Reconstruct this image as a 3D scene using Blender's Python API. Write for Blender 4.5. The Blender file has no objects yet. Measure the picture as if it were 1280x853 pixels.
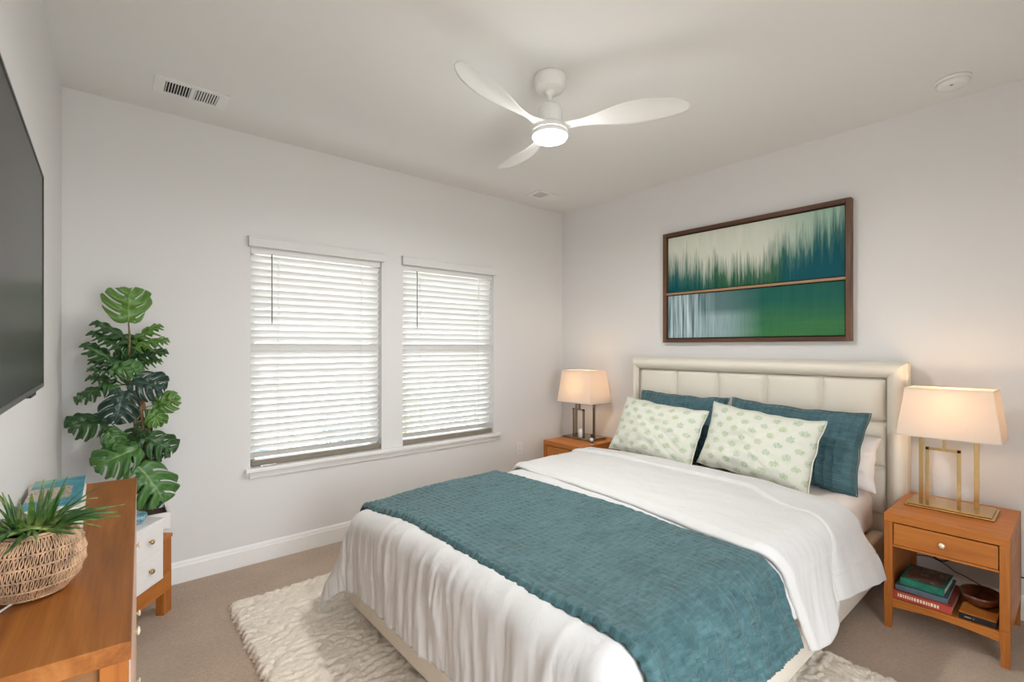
import bpy, bmesh, math, random
from mathutils import Vector, Matrix, Euler, noise
random.seed(7)
R = math.radians
PI = math.pi
scene = bpy.context.scene
COL = scene.collection

# ------------------------------------------------------------------ camera
cd = bpy.data.cameras.new('camera')
cam = bpy.data.objects.new('camera', cd)
COL.objects.link(cam)
cam.location = (0, 0, 1.384)
YAW = math.atan(510/604.0)
cam.rotation_euler = (R(90), 0, -YAW)
cd.sensor_width = 36.0
cd.lens = 604.0*36/1280
cd.shift_y = 7.5/1280
cd.clip_start = 0.02
cd.clip_end = 200
scene.camera = cam

# ------------------------------------------------------------------ view and world
scene.view_settings.view_transform = 'Standard'
scene.view_settings.look = 'None'
scene.view_settings.gamma = 1.0
scene.view_settings.use_curve_mapping = False
scene.view_settings.exposure = 0.52
SKY = 6.6            # bright overcast sky
FAN_W = 18.0         # ceiling fan lamp
BED_W = 3.3          # bedside lamps
scene.cycles.max_bounces = 10
scene.cycles.diffuse_bounces = 6
scene.cycles.transparent_max_bounces = 12
scene.cycles.caustics_reflective = False
scene.cycles.caustics_refractive = False

w = bpy.data.worlds.new('sky'); scene.world = w
w.use_nodes = True
wn = w.node_tree.nodes; wl = w.node_tree.links
bg = wn['Background']
tc = wn.new('ShaderNodeTexCoord'); sx = wn.new('ShaderNodeSeparateXYZ')
cr = wn.new('ShaderNodeValToRGB')
wl.new(tc.outputs['Generated'], sx.inputs[0])
mr = wn.new('ShaderNodeMapRange'); mr.inputs[1].default_value = -1; mr.inputs[2].default_value = 1
wl.new(sx.outputs[2], mr.inputs[0]); wl.new(mr.outputs[0], cr.inputs[0])
cr.color_ramp.elements[0].position = 0.40; cr.color_ramp.elements[0].color = (.42, .41, .38, 1)
cr.color_ramp.elements[1].position = 0.52; cr.color_ramp.elements[1].color = (.93, .96, 1.0, 1)
wl.new(cr.outputs[0], bg.inputs[0]); bg.inputs[1].default_value = SKY

# ------------------------------------------------------------------ helpers
def link(o, parent=None):
    COL.objects.link(o)
    if parent is not None: o.parent = parent
    return o

def obj(name, bm, mat, parent=None, smooth=False, loc=None, rot=None):
    me = bpy.data.meshes.new(name)
    bm.normal_update()
    bm.to_mesh(me); bm.free()
    mats = mat if isinstance(mat, (list, tuple)) else [mat]
    for m in mats: me.materials.append(m)
    if smooth:
        me.polygons.foreach_set('use_smooth', [True]*len(me.polygons))
    o = bpy.data.objects.new(name, me)
    link(o, parent)
    if loc is not None: o.location = loc
    if rot is not None: o.rotation_euler = rot
    return o

def tag(o, label, cat, group=None):
    o['label'] = label; o['category'] = cat
    if group: o['group'] = group
    return o

def thing(name, label, cat, loc=(0, 0, 0), rz=0, group=None):
    o = bpy.data.objects.new(name, None)
    o.empty_display_size = .1
    COL.objects.link(o)
    o.location = loc; o.rotation_euler = (0, 0, rz)
    return tag(o, label, cat, group)

def struct(o):
    o['kind'] = 'structure'
    return o

def box(bm, x0, x1, y0, y1, z0, z1, bev=0.0, seg=2, mi=0):
    x0, x1 = min(x0, x1), max(x0, x1); y0, y1 = min(y0, y1), max(y0, y1); z0, z1 = min(z0, z1), max(z0, z1)
    t = bmesh.new()
    bmesh.ops.create_cube(t, size=1)
    for v in t.verts:
        v.co = Vector(((x0+x1)/2+v.co.x*(x1-x0), (y0+y1)/2+v.co.y*(y1-y0), (z0+z1)/2+v.co.z*(z1-z0)))
    if bev > 0:
        bmesh.ops.bevel(t, geom=list(t.edges), offset=bev, segments=seg, profile=.5, affect='EDGES')
    merge(bm, t, mi)
    return bm

def merge(bm, t, mi=0, M=None):
    mp = {}
    for v in t.verts:
        mp[v.index if False else v] = bm.verts.new(M @ v.co if M else v.co)
    for f in t.faces:
        try:
            nf = bm.faces.new([mp[v] for v in f.verts])
            nf.material_index = mi; nf.smooth = f.smooth
        except ValueError:
            pass
    t.free()

def B(*a, **k):
    bm = bmesh.new()
    return box(bm, *a, **k)

def tube(bm, pts, r, n=8, caps=True, mi=0, closed=False):
    pts = [Vector(p) for p in pts]
    rr = r if isinstance(r, (list, tuple)) else [r]*len(pts)
    rings = []
    up = None
    for i, p in enumerate(pts):
        if closed: d = pts[(i+1) % len(pts)]-pts[i-1]
        elif i == 0: d = pts[1]-p
        elif i == len(pts)-1: d = p-pts[i-1]
        else: d = pts[i+1]-pts[i-1]
        if d.length < 1e-9: d = Vector((0, 0, 1))
        d.normalize()
        if up is None:
            up = Vector((0, 0, 1)) if abs(d.z) < .9 else Vector((1, 0, 0))
        s = d.cross(up)
        if s.length < 1e-6: s = d.orthogonal()
        s.normalize(); up = s.cross(d).normalized()
        rings.append([bm.verts.new(p+(s*math.cos(2*PI*k/n)+up*math.sin(2*PI*k/n))*rr[i]) for k in range(n)])
    m = len(rings)
    for i in range(m if closed else m-1):
        a, b = rings[i], rings[(i+1) % m]
        for k in range(n):
            f = bm.faces.new((a[k], a[(k+1) % n], b[(k+1) % n], b[k])); f.smooth = True; f.material_index = mi
    if caps and not closed:
        bm.faces.new(rings[0][::-1]).material_index = mi; bm.faces.new(rings[-1]).material_index = mi
    return bm

def lathe(bm, prof, n=48, c=(0, 0, 0), mi=0, smooth=True, sx=1, sy=1):
    rings = []
    for r, z in prof:
        if r < 1e-6: rings.append([bm.verts.new((c[0], c[1], c[2]+z))])
        else: rings.append([bm.verts.new((c[0]+sx*r*math.cos(2*PI*k/n), c[1]+sy*r*math.sin(2*PI*k/n), c[2]+z)) for k in range(n)])
    for a, b in zip(rings, rings[1:]):
        if len(a) == 1 and len(b) == 1: continue
        for k in range(n):
            if len(a) == 1: vs = (a[0], b[(k+1) % n], b[k])
            elif len(b) == 1: vs = (a[k], a[(k+1) % n], b[0])
            else: vs = (a[k], a[(k+1) % n], b[(k+1) % n], b[k])
            f = bm.faces.new(vs); f.smooth = smooth; f.material_index = mi
    bmesh.ops.recalc_face_normals(bm, faces=bm.faces)
    return bm

def grid(name, fn, nu, nv, mat, parent=None, thick=0, uvf=None, smooth=True, offset=0.0):
    """surface from fn(u, v) -> point, with a UV map"""
    verts = []
    for j in range(nv+1):
        for i in range(nu+1):
            verts.append(fn(i/nu, j/nv))
    faces = []
    W = nu+1
    for j in range(nv):
        for i in range(nu):
            faces.append((j*W+i, j*W+i+1, (j+1)*W+i+1, (j+1)*W+i))
    me = bpy.data.meshes.new(name)
    me.from_pydata([tuple(v) for v in verts], [], faces)
    uv = me.uv_layers.new(name='UVMap')
    for p in me.polygons:
        for li, vi in zip(p.loop_indices, p.vertices):
            u, v = (vi % W)/nu, (vi//W)/nv
            uv.data[li].uv = uvf(u, v) if uvf else (u, v)
    me.polygons.foreach_set('use_smooth', [smooth]*len(me.polygons))
    me.materials.append(mat)
    o = bpy.data.objects.new(name, me)
    link(o, parent)
    if thick:
        m = o.modifiers.new('thickness', 'SOLIDIFY'); m.thickness = thick; m.offset = offset
    return o

def nz(x, y, z=0.0):
    return noise.noise(Vector((x, y, z)))

def ridge(x, y=0.0, z=0.0):
    return 1-2*abs(nz(x, y, z))

def sm(a, b, x):
    t = max(0, min(1, (x-a)/(b-a))); return t*t*(3-2*t)

# ------------------------------------------------------------------ materials
class NT:
    def __init__(s, name):
        s.m = bpy.data.materials.new(name); s.m.use_nodes = True
        s.n = s.m.node_tree.nodes; s.l = s.m.node_tree.links
        s.b = s.n['Principled BSDF']; s.out = s.n['Material Output']
    def node(s, t, **k):
        n = s.n.new(t)
        for a, v in k.items(): setattr(n, a, v)
        return n
    def link(s, a, b): s.l.new(a, b)
    def math(s, op, a, b=None, c=None, clamp=False):
        n = s.n.new('ShaderNodeMath'); n.operation = op; n.use_clamp = clamp
        for i, v in enumerate((a, b, c)):
            if v is None: continue
            if isinstance(v, (int, float)): n.inputs[i].default_value = v
            else: s.l.new(v, n.inputs[i])
        return n.outputs[0]
    def coord(s, kind='Object', scale=(1, 1, 1), rot=(0, 0, 0), loc=(0, 0, 0)):
        t = s.n.new('ShaderNodeTexCoord'); m = s.n.new('ShaderNodeMapping')
        m.inputs['Scale'].default_value = scale; m.inputs['Rotation'].default_value = rot; m.inputs['Location'].default_value = loc
        s.l.new(t.outputs[kind], m.inputs[0]); return m.outputs[0]
    def noise(s, vec, scale, detail=3, rough=.5, dist=0):
        n = s.n.new('ShaderNodeTexNoise'); n.inputs['Scale'].default_value = scale
        n.inputs['Detail'].default_value = detail; n.inputs['Roughness'].default_value = rough
        n.inputs['Distortion'].default_value = dist
        s.l.new(vec, n.inputs['Vector']); return n.outputs['Fac']
    def ramp(s, fac, stops):
        r = s.n.new('ShaderNodeValToRGB'); e = r.color_ramp.elements
        while len(e) < len(stops): e.new(.5)
        for q, (p, c) in zip(e, stops):
            q.position = p; q.color = (c[0], c[1], c[2], 1)
        s.l.new(fac, r.inputs[0]); return r.outputs[0]
    def mix(s, fac, a, b, mode='MIX'):
        n = s.n.new('ShaderNodeMix'); n.data_type = 'RGBA'; n.blend_type = mode
        for i, v in ((0, fac), (6, a), (7, b)):
            if isinstance(v, (int, float)): n.inputs[i].default_value = v
            elif isinstance(v, tuple): n.inputs[i].default_value = (*v[:3], 1)
            else: s.l.new(v, n.inputs[i])
        return n.outputs[2]
    def bump(s, h, strength=.3, dist=.01, normal=None):
        n = s.n.new('ShaderNodeBump'); n.inputs['Strength'].default_value = strength; n.inputs['Distance'].default_value = dist
        s.l.new(h, n.inputs['Height'])
        if normal is not None: s.l.new(normal, n.inputs['Normal'])
        s.l.new(n.outputs[0], s.b.inputs['Normal']); return n.outputs[0]
    def base(s, c):
        if isinstance(c, tuple): s.b.inputs['Base Color'].default_value = (*c[:3], 1)
        else: s.l.new(c, s.b.inputs['Base Color'])
    def set(s, **k):
        for a, v in k.items():
            s.b.inputs[a.replace('_', ' ')].default_value = v
        return s

def simple(name, c, rough=.6, metal=0, var=.04, scale=30, bump=.05, bd=.002, **k):
    t = NT(name); v = t.coord('Object')
    f = t.noise(v, scale, 3)
    lo = tuple(max(0, x*(1-var)) for x in c); hi = tuple(min(1, x*(1+var)) for x in c)
    t.base(t.ramp(f, [(.3, lo), (.7, hi)]))
    t.set(Roughness=rough, Metallic=metal)
    for a, q in k.items(): t.b.inputs[a.replace('_', ' ')].default_value = q
    if bump: t.bump(f, bump, bd)
    return t.m

def paint(name, c):
    t = NT(name); v = t.coord('Object')
    f = t.noise(v, 220, 4); g = t.noise(v, 1.2, 2)
    lo = tuple(x*.985 for x in c); t.base(t.mix(g, lo, c)); t.set(Roughness=.75)
    t.b.inputs['Specular IOR Level'].default_value = .25
    t.bump(f, .06, .002); return t.m

def wood(name, c1, c2, c3, axis='Y', scale=1.0, rough=.42, coat=.04):
    t = NT(name)
    s = {'X': (1.0, 11, 11), 'Y': (11, 1.0, 11), 'Z': (11, 11, 1.0)}[axis]
    v = t.coord('Object', tuple(q*scale for q in s))
    f = t.noise(v, 1.6, 5, .55, .9)
    s2 = {'X': (2.5, 90, 90), 'Y': (90, 2.5, 90), 'Z': (90, 90, 2.5)}[axis]
    v2 = t.coord('Object', s2)
    g = t.noise(v2, 1.5, 4, .6)
    c = t.ramp(f, [(.28, c1), (.5, c2), (.72, c3)])
    c = t.mix(.35, c, t.ramp(g, [(.3, tuple(x*.55 for x in c2)), (.6, tuple(min(1, x*1.12) for x in c2))]))
    t.base(c); t.set(Roughness=rough); t.b.inputs['Specular IOR Level'].default_value = .35
    t.b.inputs['Coat Weight'].default_value = coat; t.b.inputs['Coat Roughness'].default_value = .3
    t.bump(g, .05, .001); return t.m

M = {}
M['wall'] = paint('wall_paint', (.745, .74, .735))
M['ceiling'] = paint('ceiling_paint', (.79, .785, .775))
M['trim'] = simple('white_trim_paint', (.84, .84, .83), .4, var=.01)
M['blind'] = NT('blind_slat')
t = M['blind']; f = t.noise(t.coord('Object', (1, 30, 30)), 8, 2)
t.base(t.mix(f, (.82, .815, .80), (.86, .855, .845))); t.set(Roughness=.45)
tr = t.node('ShaderNodeBsdfTranslucent'); tr.inputs[0].default_value = (.90, .89, .86, 1)
mx = t.node('ShaderNodeMixShader'); mx.inputs[0].default_value = .06
t.link(t.b.outputs[0], mx.inputs[1]); t.link(tr.outputs[0], mx.inputs[2]); t.link(mx.outputs[0], t.out.inputs[0])
M['blind'] = t.m
M['rail_beige'] = simple('beige_rail', (.24, .21, .165), .5)
M['plastic_white'] = simple('white_plastic', (.80, .80, .79), .35, var=.01, bump=0)
M['fan_white'] = simple('fan_white', (.83, .83, .82), .38, var=.01, bump=0)
M['dark'] = simple('dark_void', (.02, .02, .02), .8, bump=0)
M['grey_plastic'] = simple('grey_plastic', (.30, .30, .29), .4, bump=0)

# carpet
t = NT('carpet'); v = t.coord('Object')
f = t.noise(v, 260, 4, .7); g = t.noise(v, 55, 4, .65); h = t.noise(v, 3.0, 3)
c = t.ramp(f, [(.25, (.28, .195, .135)), (.5, (.62, .475, .355)), (.78, (.88, .72, .58))])
c2 = t.ramp(g, [(.25, (.35, .255, .18)), (.75, (.78, .61, .47))])
c = t.mix(.45, c, c2)
c = t.mix(.3, c, t.ramp(h, [(.35, (.46, .345, .255)), (.65, (.72, .56, .43))]))
t.base(c); t.set(Roughness=.95); t.b.inputs['Specular IOR Level'].default_value = .1
t.b.inputs['Sheen Weight'].default_value = .2
t.bump(t.math('ADD', f, t.math('MULTIPLY', g, 1.2)), .8, .012)
M['carpet'] = t.m
# rug
t = NT('rug_wool'); v = t.coord('Object')
f = t.noise(v, 160, 4, .7); g = t.noise(v, 9, 3)
t.base(t.mix(g, t.ramp(f, [(.3, (.70, .60, .48)), (.65, (.90, .82, .70))]), t.ramp(f, [(.3, (.78, .69, .58)), (.65, (.93, .87, .77))])))
t.set(Roughness=.95); t.b.inputs['Sheen Weight'].default_value = .3; t.b.inputs['Specular IOR Level'].default_value = .1
t.bump(f, .8, .008); M['rug'] = t.m

M['wood'] = wood('honey_wood', (.33, .098, .014), (.45, .150, .024), (.53, .200, .040), 'Y')
M['woodX'] = wood('honey_wood_cross', (.33, .098, .014), (.45, .150, .024), (.53, .200, .040), 'X')
M['woodZ'] = wood('honey_wood_upright', (.29, .086, .013), (.40, .128, .020), (.48, .175, .034), 'Z')
M['woodD'] = wood('dresser_top_wood', (.17, .048, .008), (.34, .115, .020), (.56, .235, .060), 'Y', .8, .38, .05)
M['woodDX'] = wood('dresser_side_wood', (.20, .085, .028), (.29, .13, .043), (.37, .18, .065), 'X', .8)
M['walnut'] = wood('walnut_frame', (.050, .022, .012), (.095, .042, .022), (.17, .085, .045), 'Y')
M['walnutZ'] = wood('walnut_frame_upright', (.075, .034, .017), (.14, .068, .034), (.24, .13, .068), 'Z')
M['brass'] = simple('brushed_brass', (.62, .43, .20), .24, 1, var=.05, scale=60, bump=.02)
M['bronze'] = simple('dark_bronze', (.30, .24, .18), .25, 1, var=.05, bump=.02)
M['knob'] = simple('pale_knob', (.80, .72, .55), .3, .3, bump=0)
M['white_lacquer'] = simple('white_lacquer', (.82, .81, .80), .3, var=.01, bump=0)
M['cord_black'] = simple('black_cord', (.02, .02, .02), .5, bump=0)
M['cord_white'] = simple('white_cord', (.75, .75, .73), .5, bump=0)

# leatherette
t = NT('cream_leatherette'); v = t.coord('Object')
f = t.noise(v, 350, 3); g = t.noise(v, 4, 3)
t.base(t.mix(g, (.72, .67, .575), (.78, .735, .645))); t.set(Roughness=.6); t.bump(f, .12, .002); M['leather'] = t.m

def cloth(name, c, var=.03, weave=700, wr=1.0, wscale=10, rough=.85, sheen=.15, stretch=(1, 1, 1)):
    t = NT(name); v = t.coord('Object'); vw = t.coord('Object', stretch)
    f = t.noise(v, weave, 2); g = t.noise(v, 3, 2); h = t.noise(vw, wscale, 4, .55, .6)
    lo = tuple(x*(1-var) for x in c)
    t.base(t.mix(g, lo, c)); t.set(Roughness=rough)
    t.b.inputs['Sheen Weight'].default_value = sheen; t.b.inputs['Specular IOR Level'].default_value = .2
    t.bump(t.math('ADD', t.math('MULTIPLY', h, wr), t.math('MULTIPLY', f, .08)), .55, .012)
    return t.m
M['duvet'] = cloth('white_duvet', (.645, .645, .64), wr=.9, wscale=8, stretch=(1.5, 1.5, .25))
M['sheet'] = cloth('sheet_white', (.74, .70, .68), wr=.5, wscale=8)
M['pillow_white'] = cloth('pillowcase_white', (.81, .79, .78), wr=1.0, wscale=9)

# teal quilted cloth: stitched channels with puckers
def quilted(name, uvscale, dark, mid, light, rw=.0, bs=.55):
    t = NT(name)
    tcn = t.node('ShaderNodeTexCoord'); sp = t.node('ShaderNodeSeparateXYZ')
    t.link(tcn.outputs['UV'], sp.inputs[0])
    u, v = sp.outputs[0], sp.outputs[1]          # metres along the bed, metres across
    wob = t.noise(t.coord('UV'), 9, 3)
    vv = t.math('ADD', v, t.math('MULTIPLY', wob, .018))
    uu = t.math('ADD', u, t.math('MULTIPLY', wob, .018))
    # rows of stitching parallel to u every 1.6 cm, cross seams every 9 cm
    rows = t.math('ABSOLUTE', t.math('SINE', t.math('MULTIPLY', uu, PI/uvscale)))
    seams = t.math('ABSOLUTE', t.math('SINE', t.math('MULTIPLY', vv, PI/.085)))
    rows_p = t.math('POWER', rows, .8); seams_p = t.math('POWER', seams, .30)
    puck = t.noise(t.coord('UV', (16, 62, 1)), 1.0, 3, .6, .5)
    big = t.noise(t.coord('UV', (5, 5, 1)), 1.3, 3, .6)
    h = t.math('ADD', t.math('MULTIPLY', rows_p, rw), t.math('MULTIPLY', puck, .85))
    h = t.math('ADD', h, t.math('MULTIPLY', seams_p, rw*.8))
    bt = t.node('ShaderNodeTexBrick'); bt.inputs['Scale'].default_value = 1.0; bt.inputs['Mortar Size'].default_value = .0016; bt.inputs['Mortar Smooth'].default_value = 1.0
    bt.inputs['Brick Width'].default_value = .16; bt.inputs['Row Height'].default_value = .042; bt.inputs['Color1'].default_value = (1, 1, 1, 1); bt.inputs['Color2'].default_value = (1, 1, 1, 1); bt.inputs['Mortar'].default_value = (0, 0, 0, 1)
    cbn = t.node('ShaderNodeCombineXYZ'); t.link(vv, cbn.inputs[0]); t.link(uu, cbn.inputs[1]); t.link(cbn.outputs[0], bt.inputs['Vector'])
    h = t.math('ADD', h, t.math('MULTIPLY', bt.outputs['Color'], .12))
    c = t.ramp(t.math('MULTIPLY', t.math('ADD', puck, t.math('MULTIPLY', big, .5)), .72), [(.3, dark), (.52, mid), (.75, light)])
    t.base(c); t.set(Roughness=.62)
    t.b.inputs['Sheen Weight'].default_value = .18; t.b.inputs['Sheen Roughness'].default_value = .5
    t.b.inputs['Specular IOR Level'].default_value = .3
    t.bump(h, .75, .008)
    return t.m
M['quilt'] = quilted('teal_quilt', .021, (.013, .050, .055), (.037, .102, .114), (.078, .172, .192))
M['sham'] = quilted('teal_sham', .026, (.022, .066, .082), (.045, .115, .138), (.080, .175, .20), .9)

# leaf print pillow
t = NT('leaf_print_fabric')
tcn = t.node('ShaderNodeTexCoord'); sp = t.node('ShaderNodeSeparateXYZ'); t.link(tcn.outputs['UV'], sp.inputs[0])
wob = t.noise(t.coord('UV', (1, 1, 1)), 5, 2)
U = t.math('MULTIPLY', sp.outputs[0], 6.0); V = t.math('ADD', t.math('MULTIPLY', sp.outputs[1], 8.0), t.math('MULTIPLY', wob, .5))
row = t.math('FLOOR', V)
U = t.math('ADD', U, t.math('MULTIPLY', t.math('MODULO', row, 2.0), .5))
fu = t.math('SUBTRACT', t.math('FRACT', U), .5)
fv = t.math('MULTIPLY', t.math('SUBTRACT', t.math('FRACT', V), .5), .92)
d = t.math('SQRT', t.math('ADD', t.math('MULTIPLY', fu, t.math('MULTIPLY', fu, 1.3)), t.math('MULTIPLY', fv, t.math('MULTIPLY', fv, .62))))
ang = t.math('ARCTAN2', fv, fu)
petal = t.math('MULTIPLY', t.math('SINE', t.math('MULTIPLY', ang, 9.0)), .035)
edge = t.noise(t.coord('UV', (40, 25, 1)), 1, 2)
rad = t.math('ADD', t.math('ADD', petal, .275), t.math('MULTIPLY', t.math('SUBTRACT', edge, .5), .16))
mask = t.math('MULTIPLY', t.math('SUBTRACT', rad, d), 14, clamp=True)
brush = t.ramp(t.noise(t.coord('UV', (70, 46, 1)), 1, 3), [(.40, (0, 0, 0)), (.62, (1, 1, 1))])
mask = t.math('MULTIPLY', mask, t.math('ADD', t.math('MULTIPLY', brush, .5), .25), clamp=True)
wn2 = t.node('ShaderNodeTexWhiteNoise', noise_dimensions='2D')
cb = t.node('ShaderNodeCombineXYZ'); t.link(t.math('FLOOR', U), cb.inputs[0]); t.link(row, cb.inputs[1]); t.link(cb.outputs[0], wn2.inputs[0])
green = t.ramp(wn2.outputs['Value'], [(0, (.20, .36, .22)), (.5, (.30, .42, .15)), (1, (.28, .43, .30))])
t.base(t.mix(mask, (.66, .67, .59), green)); t.set(Roughness=.85)
h = t.noise(t.coord('Object', (1, 1, .45)), 11, 4, .55, .6)
t.bump(h, .6, .014); t.b.inputs['Sheen Weight'].default_value = .1
M['leafprint'] = t.m

# lamp shade linen
def shade_mat(name, c, trf, tcol):
    t = NT(name); v = t.coord('Object', (1, 1, 1))
    f = t.noise(t.coord('Object', (300, 300, 40)), 1, 2); g = t.noise(t.coord('Object', (40, 40, 400)), 1, 2)
    q = t.math('MULTIPLY', t.math('ADD', f, g), .5)
    t.base(t.mix(q, tuple(x*.93 for x in c), c)); t.set(Roughness=.9)
    tr = t.node('ShaderNodeBsdfTranslucent'); tr.inputs[0].default_value = (*tcol, 1)
    mx = t.node('ShaderNodeMixShader'); mx.inputs[0].default_value = trf
    t.link(t.b.outputs[0], mx.inputs[1]); t.link(tr.outputs[0], mx.inputs[2]); t.link(mx.outputs[0], t.out.inputs[0])
    t.bump(q, .2, .001); return t.m
M['shade_trim'] = simple('shade_trim', (.74, .67, .60), .8, bump=0)
M['shade'] = shade_mat('linen_shade', (.84, .79, .74), .42, (.90, .80, .68))

def emit(name, c, s):
    t = NT(name); t.base(c); t.b.inputs['Emission Color'].default_value = (*c, 1); t.b.inputs['Emission Strength'].default_value = s
    return t.m
M['fan_lens'] = emit('fan_lens', (1, .99, .96), 5.0)
M['bulb'] = emit('warm_bulb', (1, .78, .5), 6.0)

# glass pane
t = NT('window_glass'); t.n.remove(t.b)
a = t.node('ShaderNodeBsdfTransparent'); a.inputs[0].default_value = (.96, .98, .98, 1)
gl = t.node('ShaderNodeBsdfGlossy'); gl.inputs['Roughness'].default_value = .02
fr = t.node('ShaderNodeFresnel'); fr.inputs[0].default_value = 1.45
mx = t.node('ShaderNodeMixShader'); t.link(fr.outputs[0], mx.inputs[0]); t.link(a.outputs[0], mx.inputs[1]); t.link(gl.outputs[0], mx.inputs[2]); t.link(mx.outputs[0], t.out.inputs[0])
M['glass'] = t.m

# leaves
def leaf_mat(name, c1, c2, vein, rough=.35):
    t = NT(name)
    tcn = t.node('ShaderNodeTexCoord'); sp = t.node('ShaderNodeSeparateXYZ'); t.link(tcn.outputs['UV'], sp.inputs[0])
    u, v = sp.outputs[0], sp.outputs[1]
    au = t.math('ABSOLUTE', t.math('SUBTRACT', u, .5))
    mid = t.math('SUBTRACT', 1.0, t.math('MULTIPLY', au, 34), clamp=True)
    k = t.math('SUBTRACT', v, t.math('MULTIPLY', au, .55))
    side = t.math('ABSOLUTE', t.math('SUBTRACT', t.math('FRACT', t.math('MULTIPLY', k, 8.0)), .5))
    side = t.math('SUBTRACT', 1.0, t.math('MULTIPLY', side, 9), clamp=True)
    ve = t.math('MAXIMUM', mid, t.math('MULTIPLY', side, .45))
    f = t.noise(t.coord('Object'), 14, 3)
    c = t.mix(t.math('MULTIPLY', ve, .7), t.mix(f, c1, c2), vein)
    t.base(c); t.set(Roughness=rough)
    t.bump(t.math('ADD', t.math('MULTIPLY', ve, -.5), t.math('MULTIPLY', f, .2)), .4, .004)
    return t.m
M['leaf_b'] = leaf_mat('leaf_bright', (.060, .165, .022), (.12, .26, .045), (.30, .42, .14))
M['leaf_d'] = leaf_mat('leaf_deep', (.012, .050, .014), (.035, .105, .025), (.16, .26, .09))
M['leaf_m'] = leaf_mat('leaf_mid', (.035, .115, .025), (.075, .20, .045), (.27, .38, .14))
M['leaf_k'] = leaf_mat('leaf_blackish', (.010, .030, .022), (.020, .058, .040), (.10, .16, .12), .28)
M['stem'] = simple('plant_stem', (.16, .13, .05), .6, var=.3, scale=20)
M['stem_brown'] = simple('brown_stem', (.20, .11, .05), .7, var=.3, scale=40, bump=.3)
M['soil'] = simple('potting_soil', (.04, .028, .02), .95, var=.4, scale=80, bump=.5, bd=.01)
t = NT('spiky_leaf'); f = t.noise(t.coord('Object'), 22, 3)
t.base(t.ramp(f, [(.32, (.014, .055, .014)), (.50, (.055, .15, .03)), (.68, (.30, .36, .10))])); t.set(Roughness=.35); M['spiky'] = t.m
M['rattan'] = simple('rattan_strand', (.55, .36, .22), .6, var=.35, scale=45, bump=.3)
M['basket_in'] = simple('basket_dark_lining', (.13, .045, .035), .8, var=.3)

# ------------------------------------------------------------------ ROOM
XB, YW, YR, ZC = 3.56, 3.43, -0.75, 2.74
LX = lambda y: -0.168 - 0.0227*(YW-y)      # the left wall is a touch out of square
T = .16
WZ0, WZ1 = .60, 2.035
WIN = [(.713, 1.605), (1.781, 2.679)]
struct(obj('floor', B(-.6, XB+T, YR-.12, YW+T, -.1, 0), M['carpet']))
struct(obj('ceiling', B(-.6, XB+T, YR-.12, YW+T, ZC, ZC+.1), M['ceiling']))
bm = bmesh.new()
for x0, x1, z0, z1 in [(-.4, WIN[0][0], 0, ZC), (WIN[0][1], WIN[1][0], 0, ZC), (WIN[1][1], XB+T, 0, ZC),
                       (WIN[0][0], WIN[0][1], 0, WZ0), (WIN[0][0], WIN[0][1], WZ1, ZC), (WIN[1][0], WIN[1][1], 0, WZ0), (WIN[1][0], WIN[1][1], WZ1, ZC)]:
    box(bm, x0, x1, YW, YW+T, z0, z1)
bmesh.ops.remove_doubles(bm, verts=bm.verts, dist=1e-5)
struct(obj('wall_back', bm, M['wall']))
struct(obj('wall_right', B(XB, XB+T, YR-.12, YW, 0, ZC), M['wall']))
bm = bmesh.new()
y0 = YR
vs = [bm.verts.new(p) for p in [(LX(y0), y0, 0), (LX(YW), YW, 0), (LX(YW)-.2, YW, 0), (LX(y0)-.14, y0, 0)]]
f = bm.faces.new(vs); r = bmesh.ops.extrude_face_region(bm, geom=[f])
bmesh.ops.translate(bm, verts=[v for v in r['geom'] if isinstance(v, bmesh.types.BMVert)], vec=(0, 0, ZC))
bmesh.ops.recalc_face_normals(bm, faces=bm.faces)
struct(obj('wall_left', bm, M['wall']))
# rear wall, behind the camera, with an unseen opening added to let sky light in
OP = (.15, 1.35, 2.10)
bm = bmesh.new()
box(bm, -.4, OP[0], YR-.12, YR, 0, ZC); box(bm, OP[1], XB, YR-.12, YR, 0, ZC); box(bm, OP[0], OP[1], YR-.12, YR, OP[2], ZC)
struct(obj('wall_front', bm, M['wall']))

# baseboards with a moulded top
def baseboard(name, p0, p1, n):
    prof = [(0, 0), (.014, 0), (.014, .095), (.010, .105), (.010, .112), (.005, .122), (0, .125)]
    bm = bmesh.new(); n = Vector(n)
    ra = [bm.verts.new(Vector(p0)+n*d+Vector((0, 0, z))) for d, z in prof]
    rb = [bm.verts.new(Vector(p1)+n*d+Vector((0, 0, z))) for d, z in prof]
    for i in range(len(prof)):
        j = (i+1) % len(prof); bm.faces.new((ra[i], ra[j], rb[j], rb[i]))
    bm.faces.new(ra); bm.faces.new(rb[::-1]); bmesh.ops.recalc_face_normals(bm, faces=bm.faces)
    struct(obj(name, bm, M['trim']))
baseboard('baseboard_back', (LX(YW), YW, 0), (XB, YW, 0), (0, -1, 0))
baseboard('baseboard_right', (XB, YW, 0), (XB, YR, 0), (-1, 0, 0))
baseboard('baseboard_left', (LX(YR), YR, 0), (LX(YW), YW, 0), (1, 0, 0))

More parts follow.
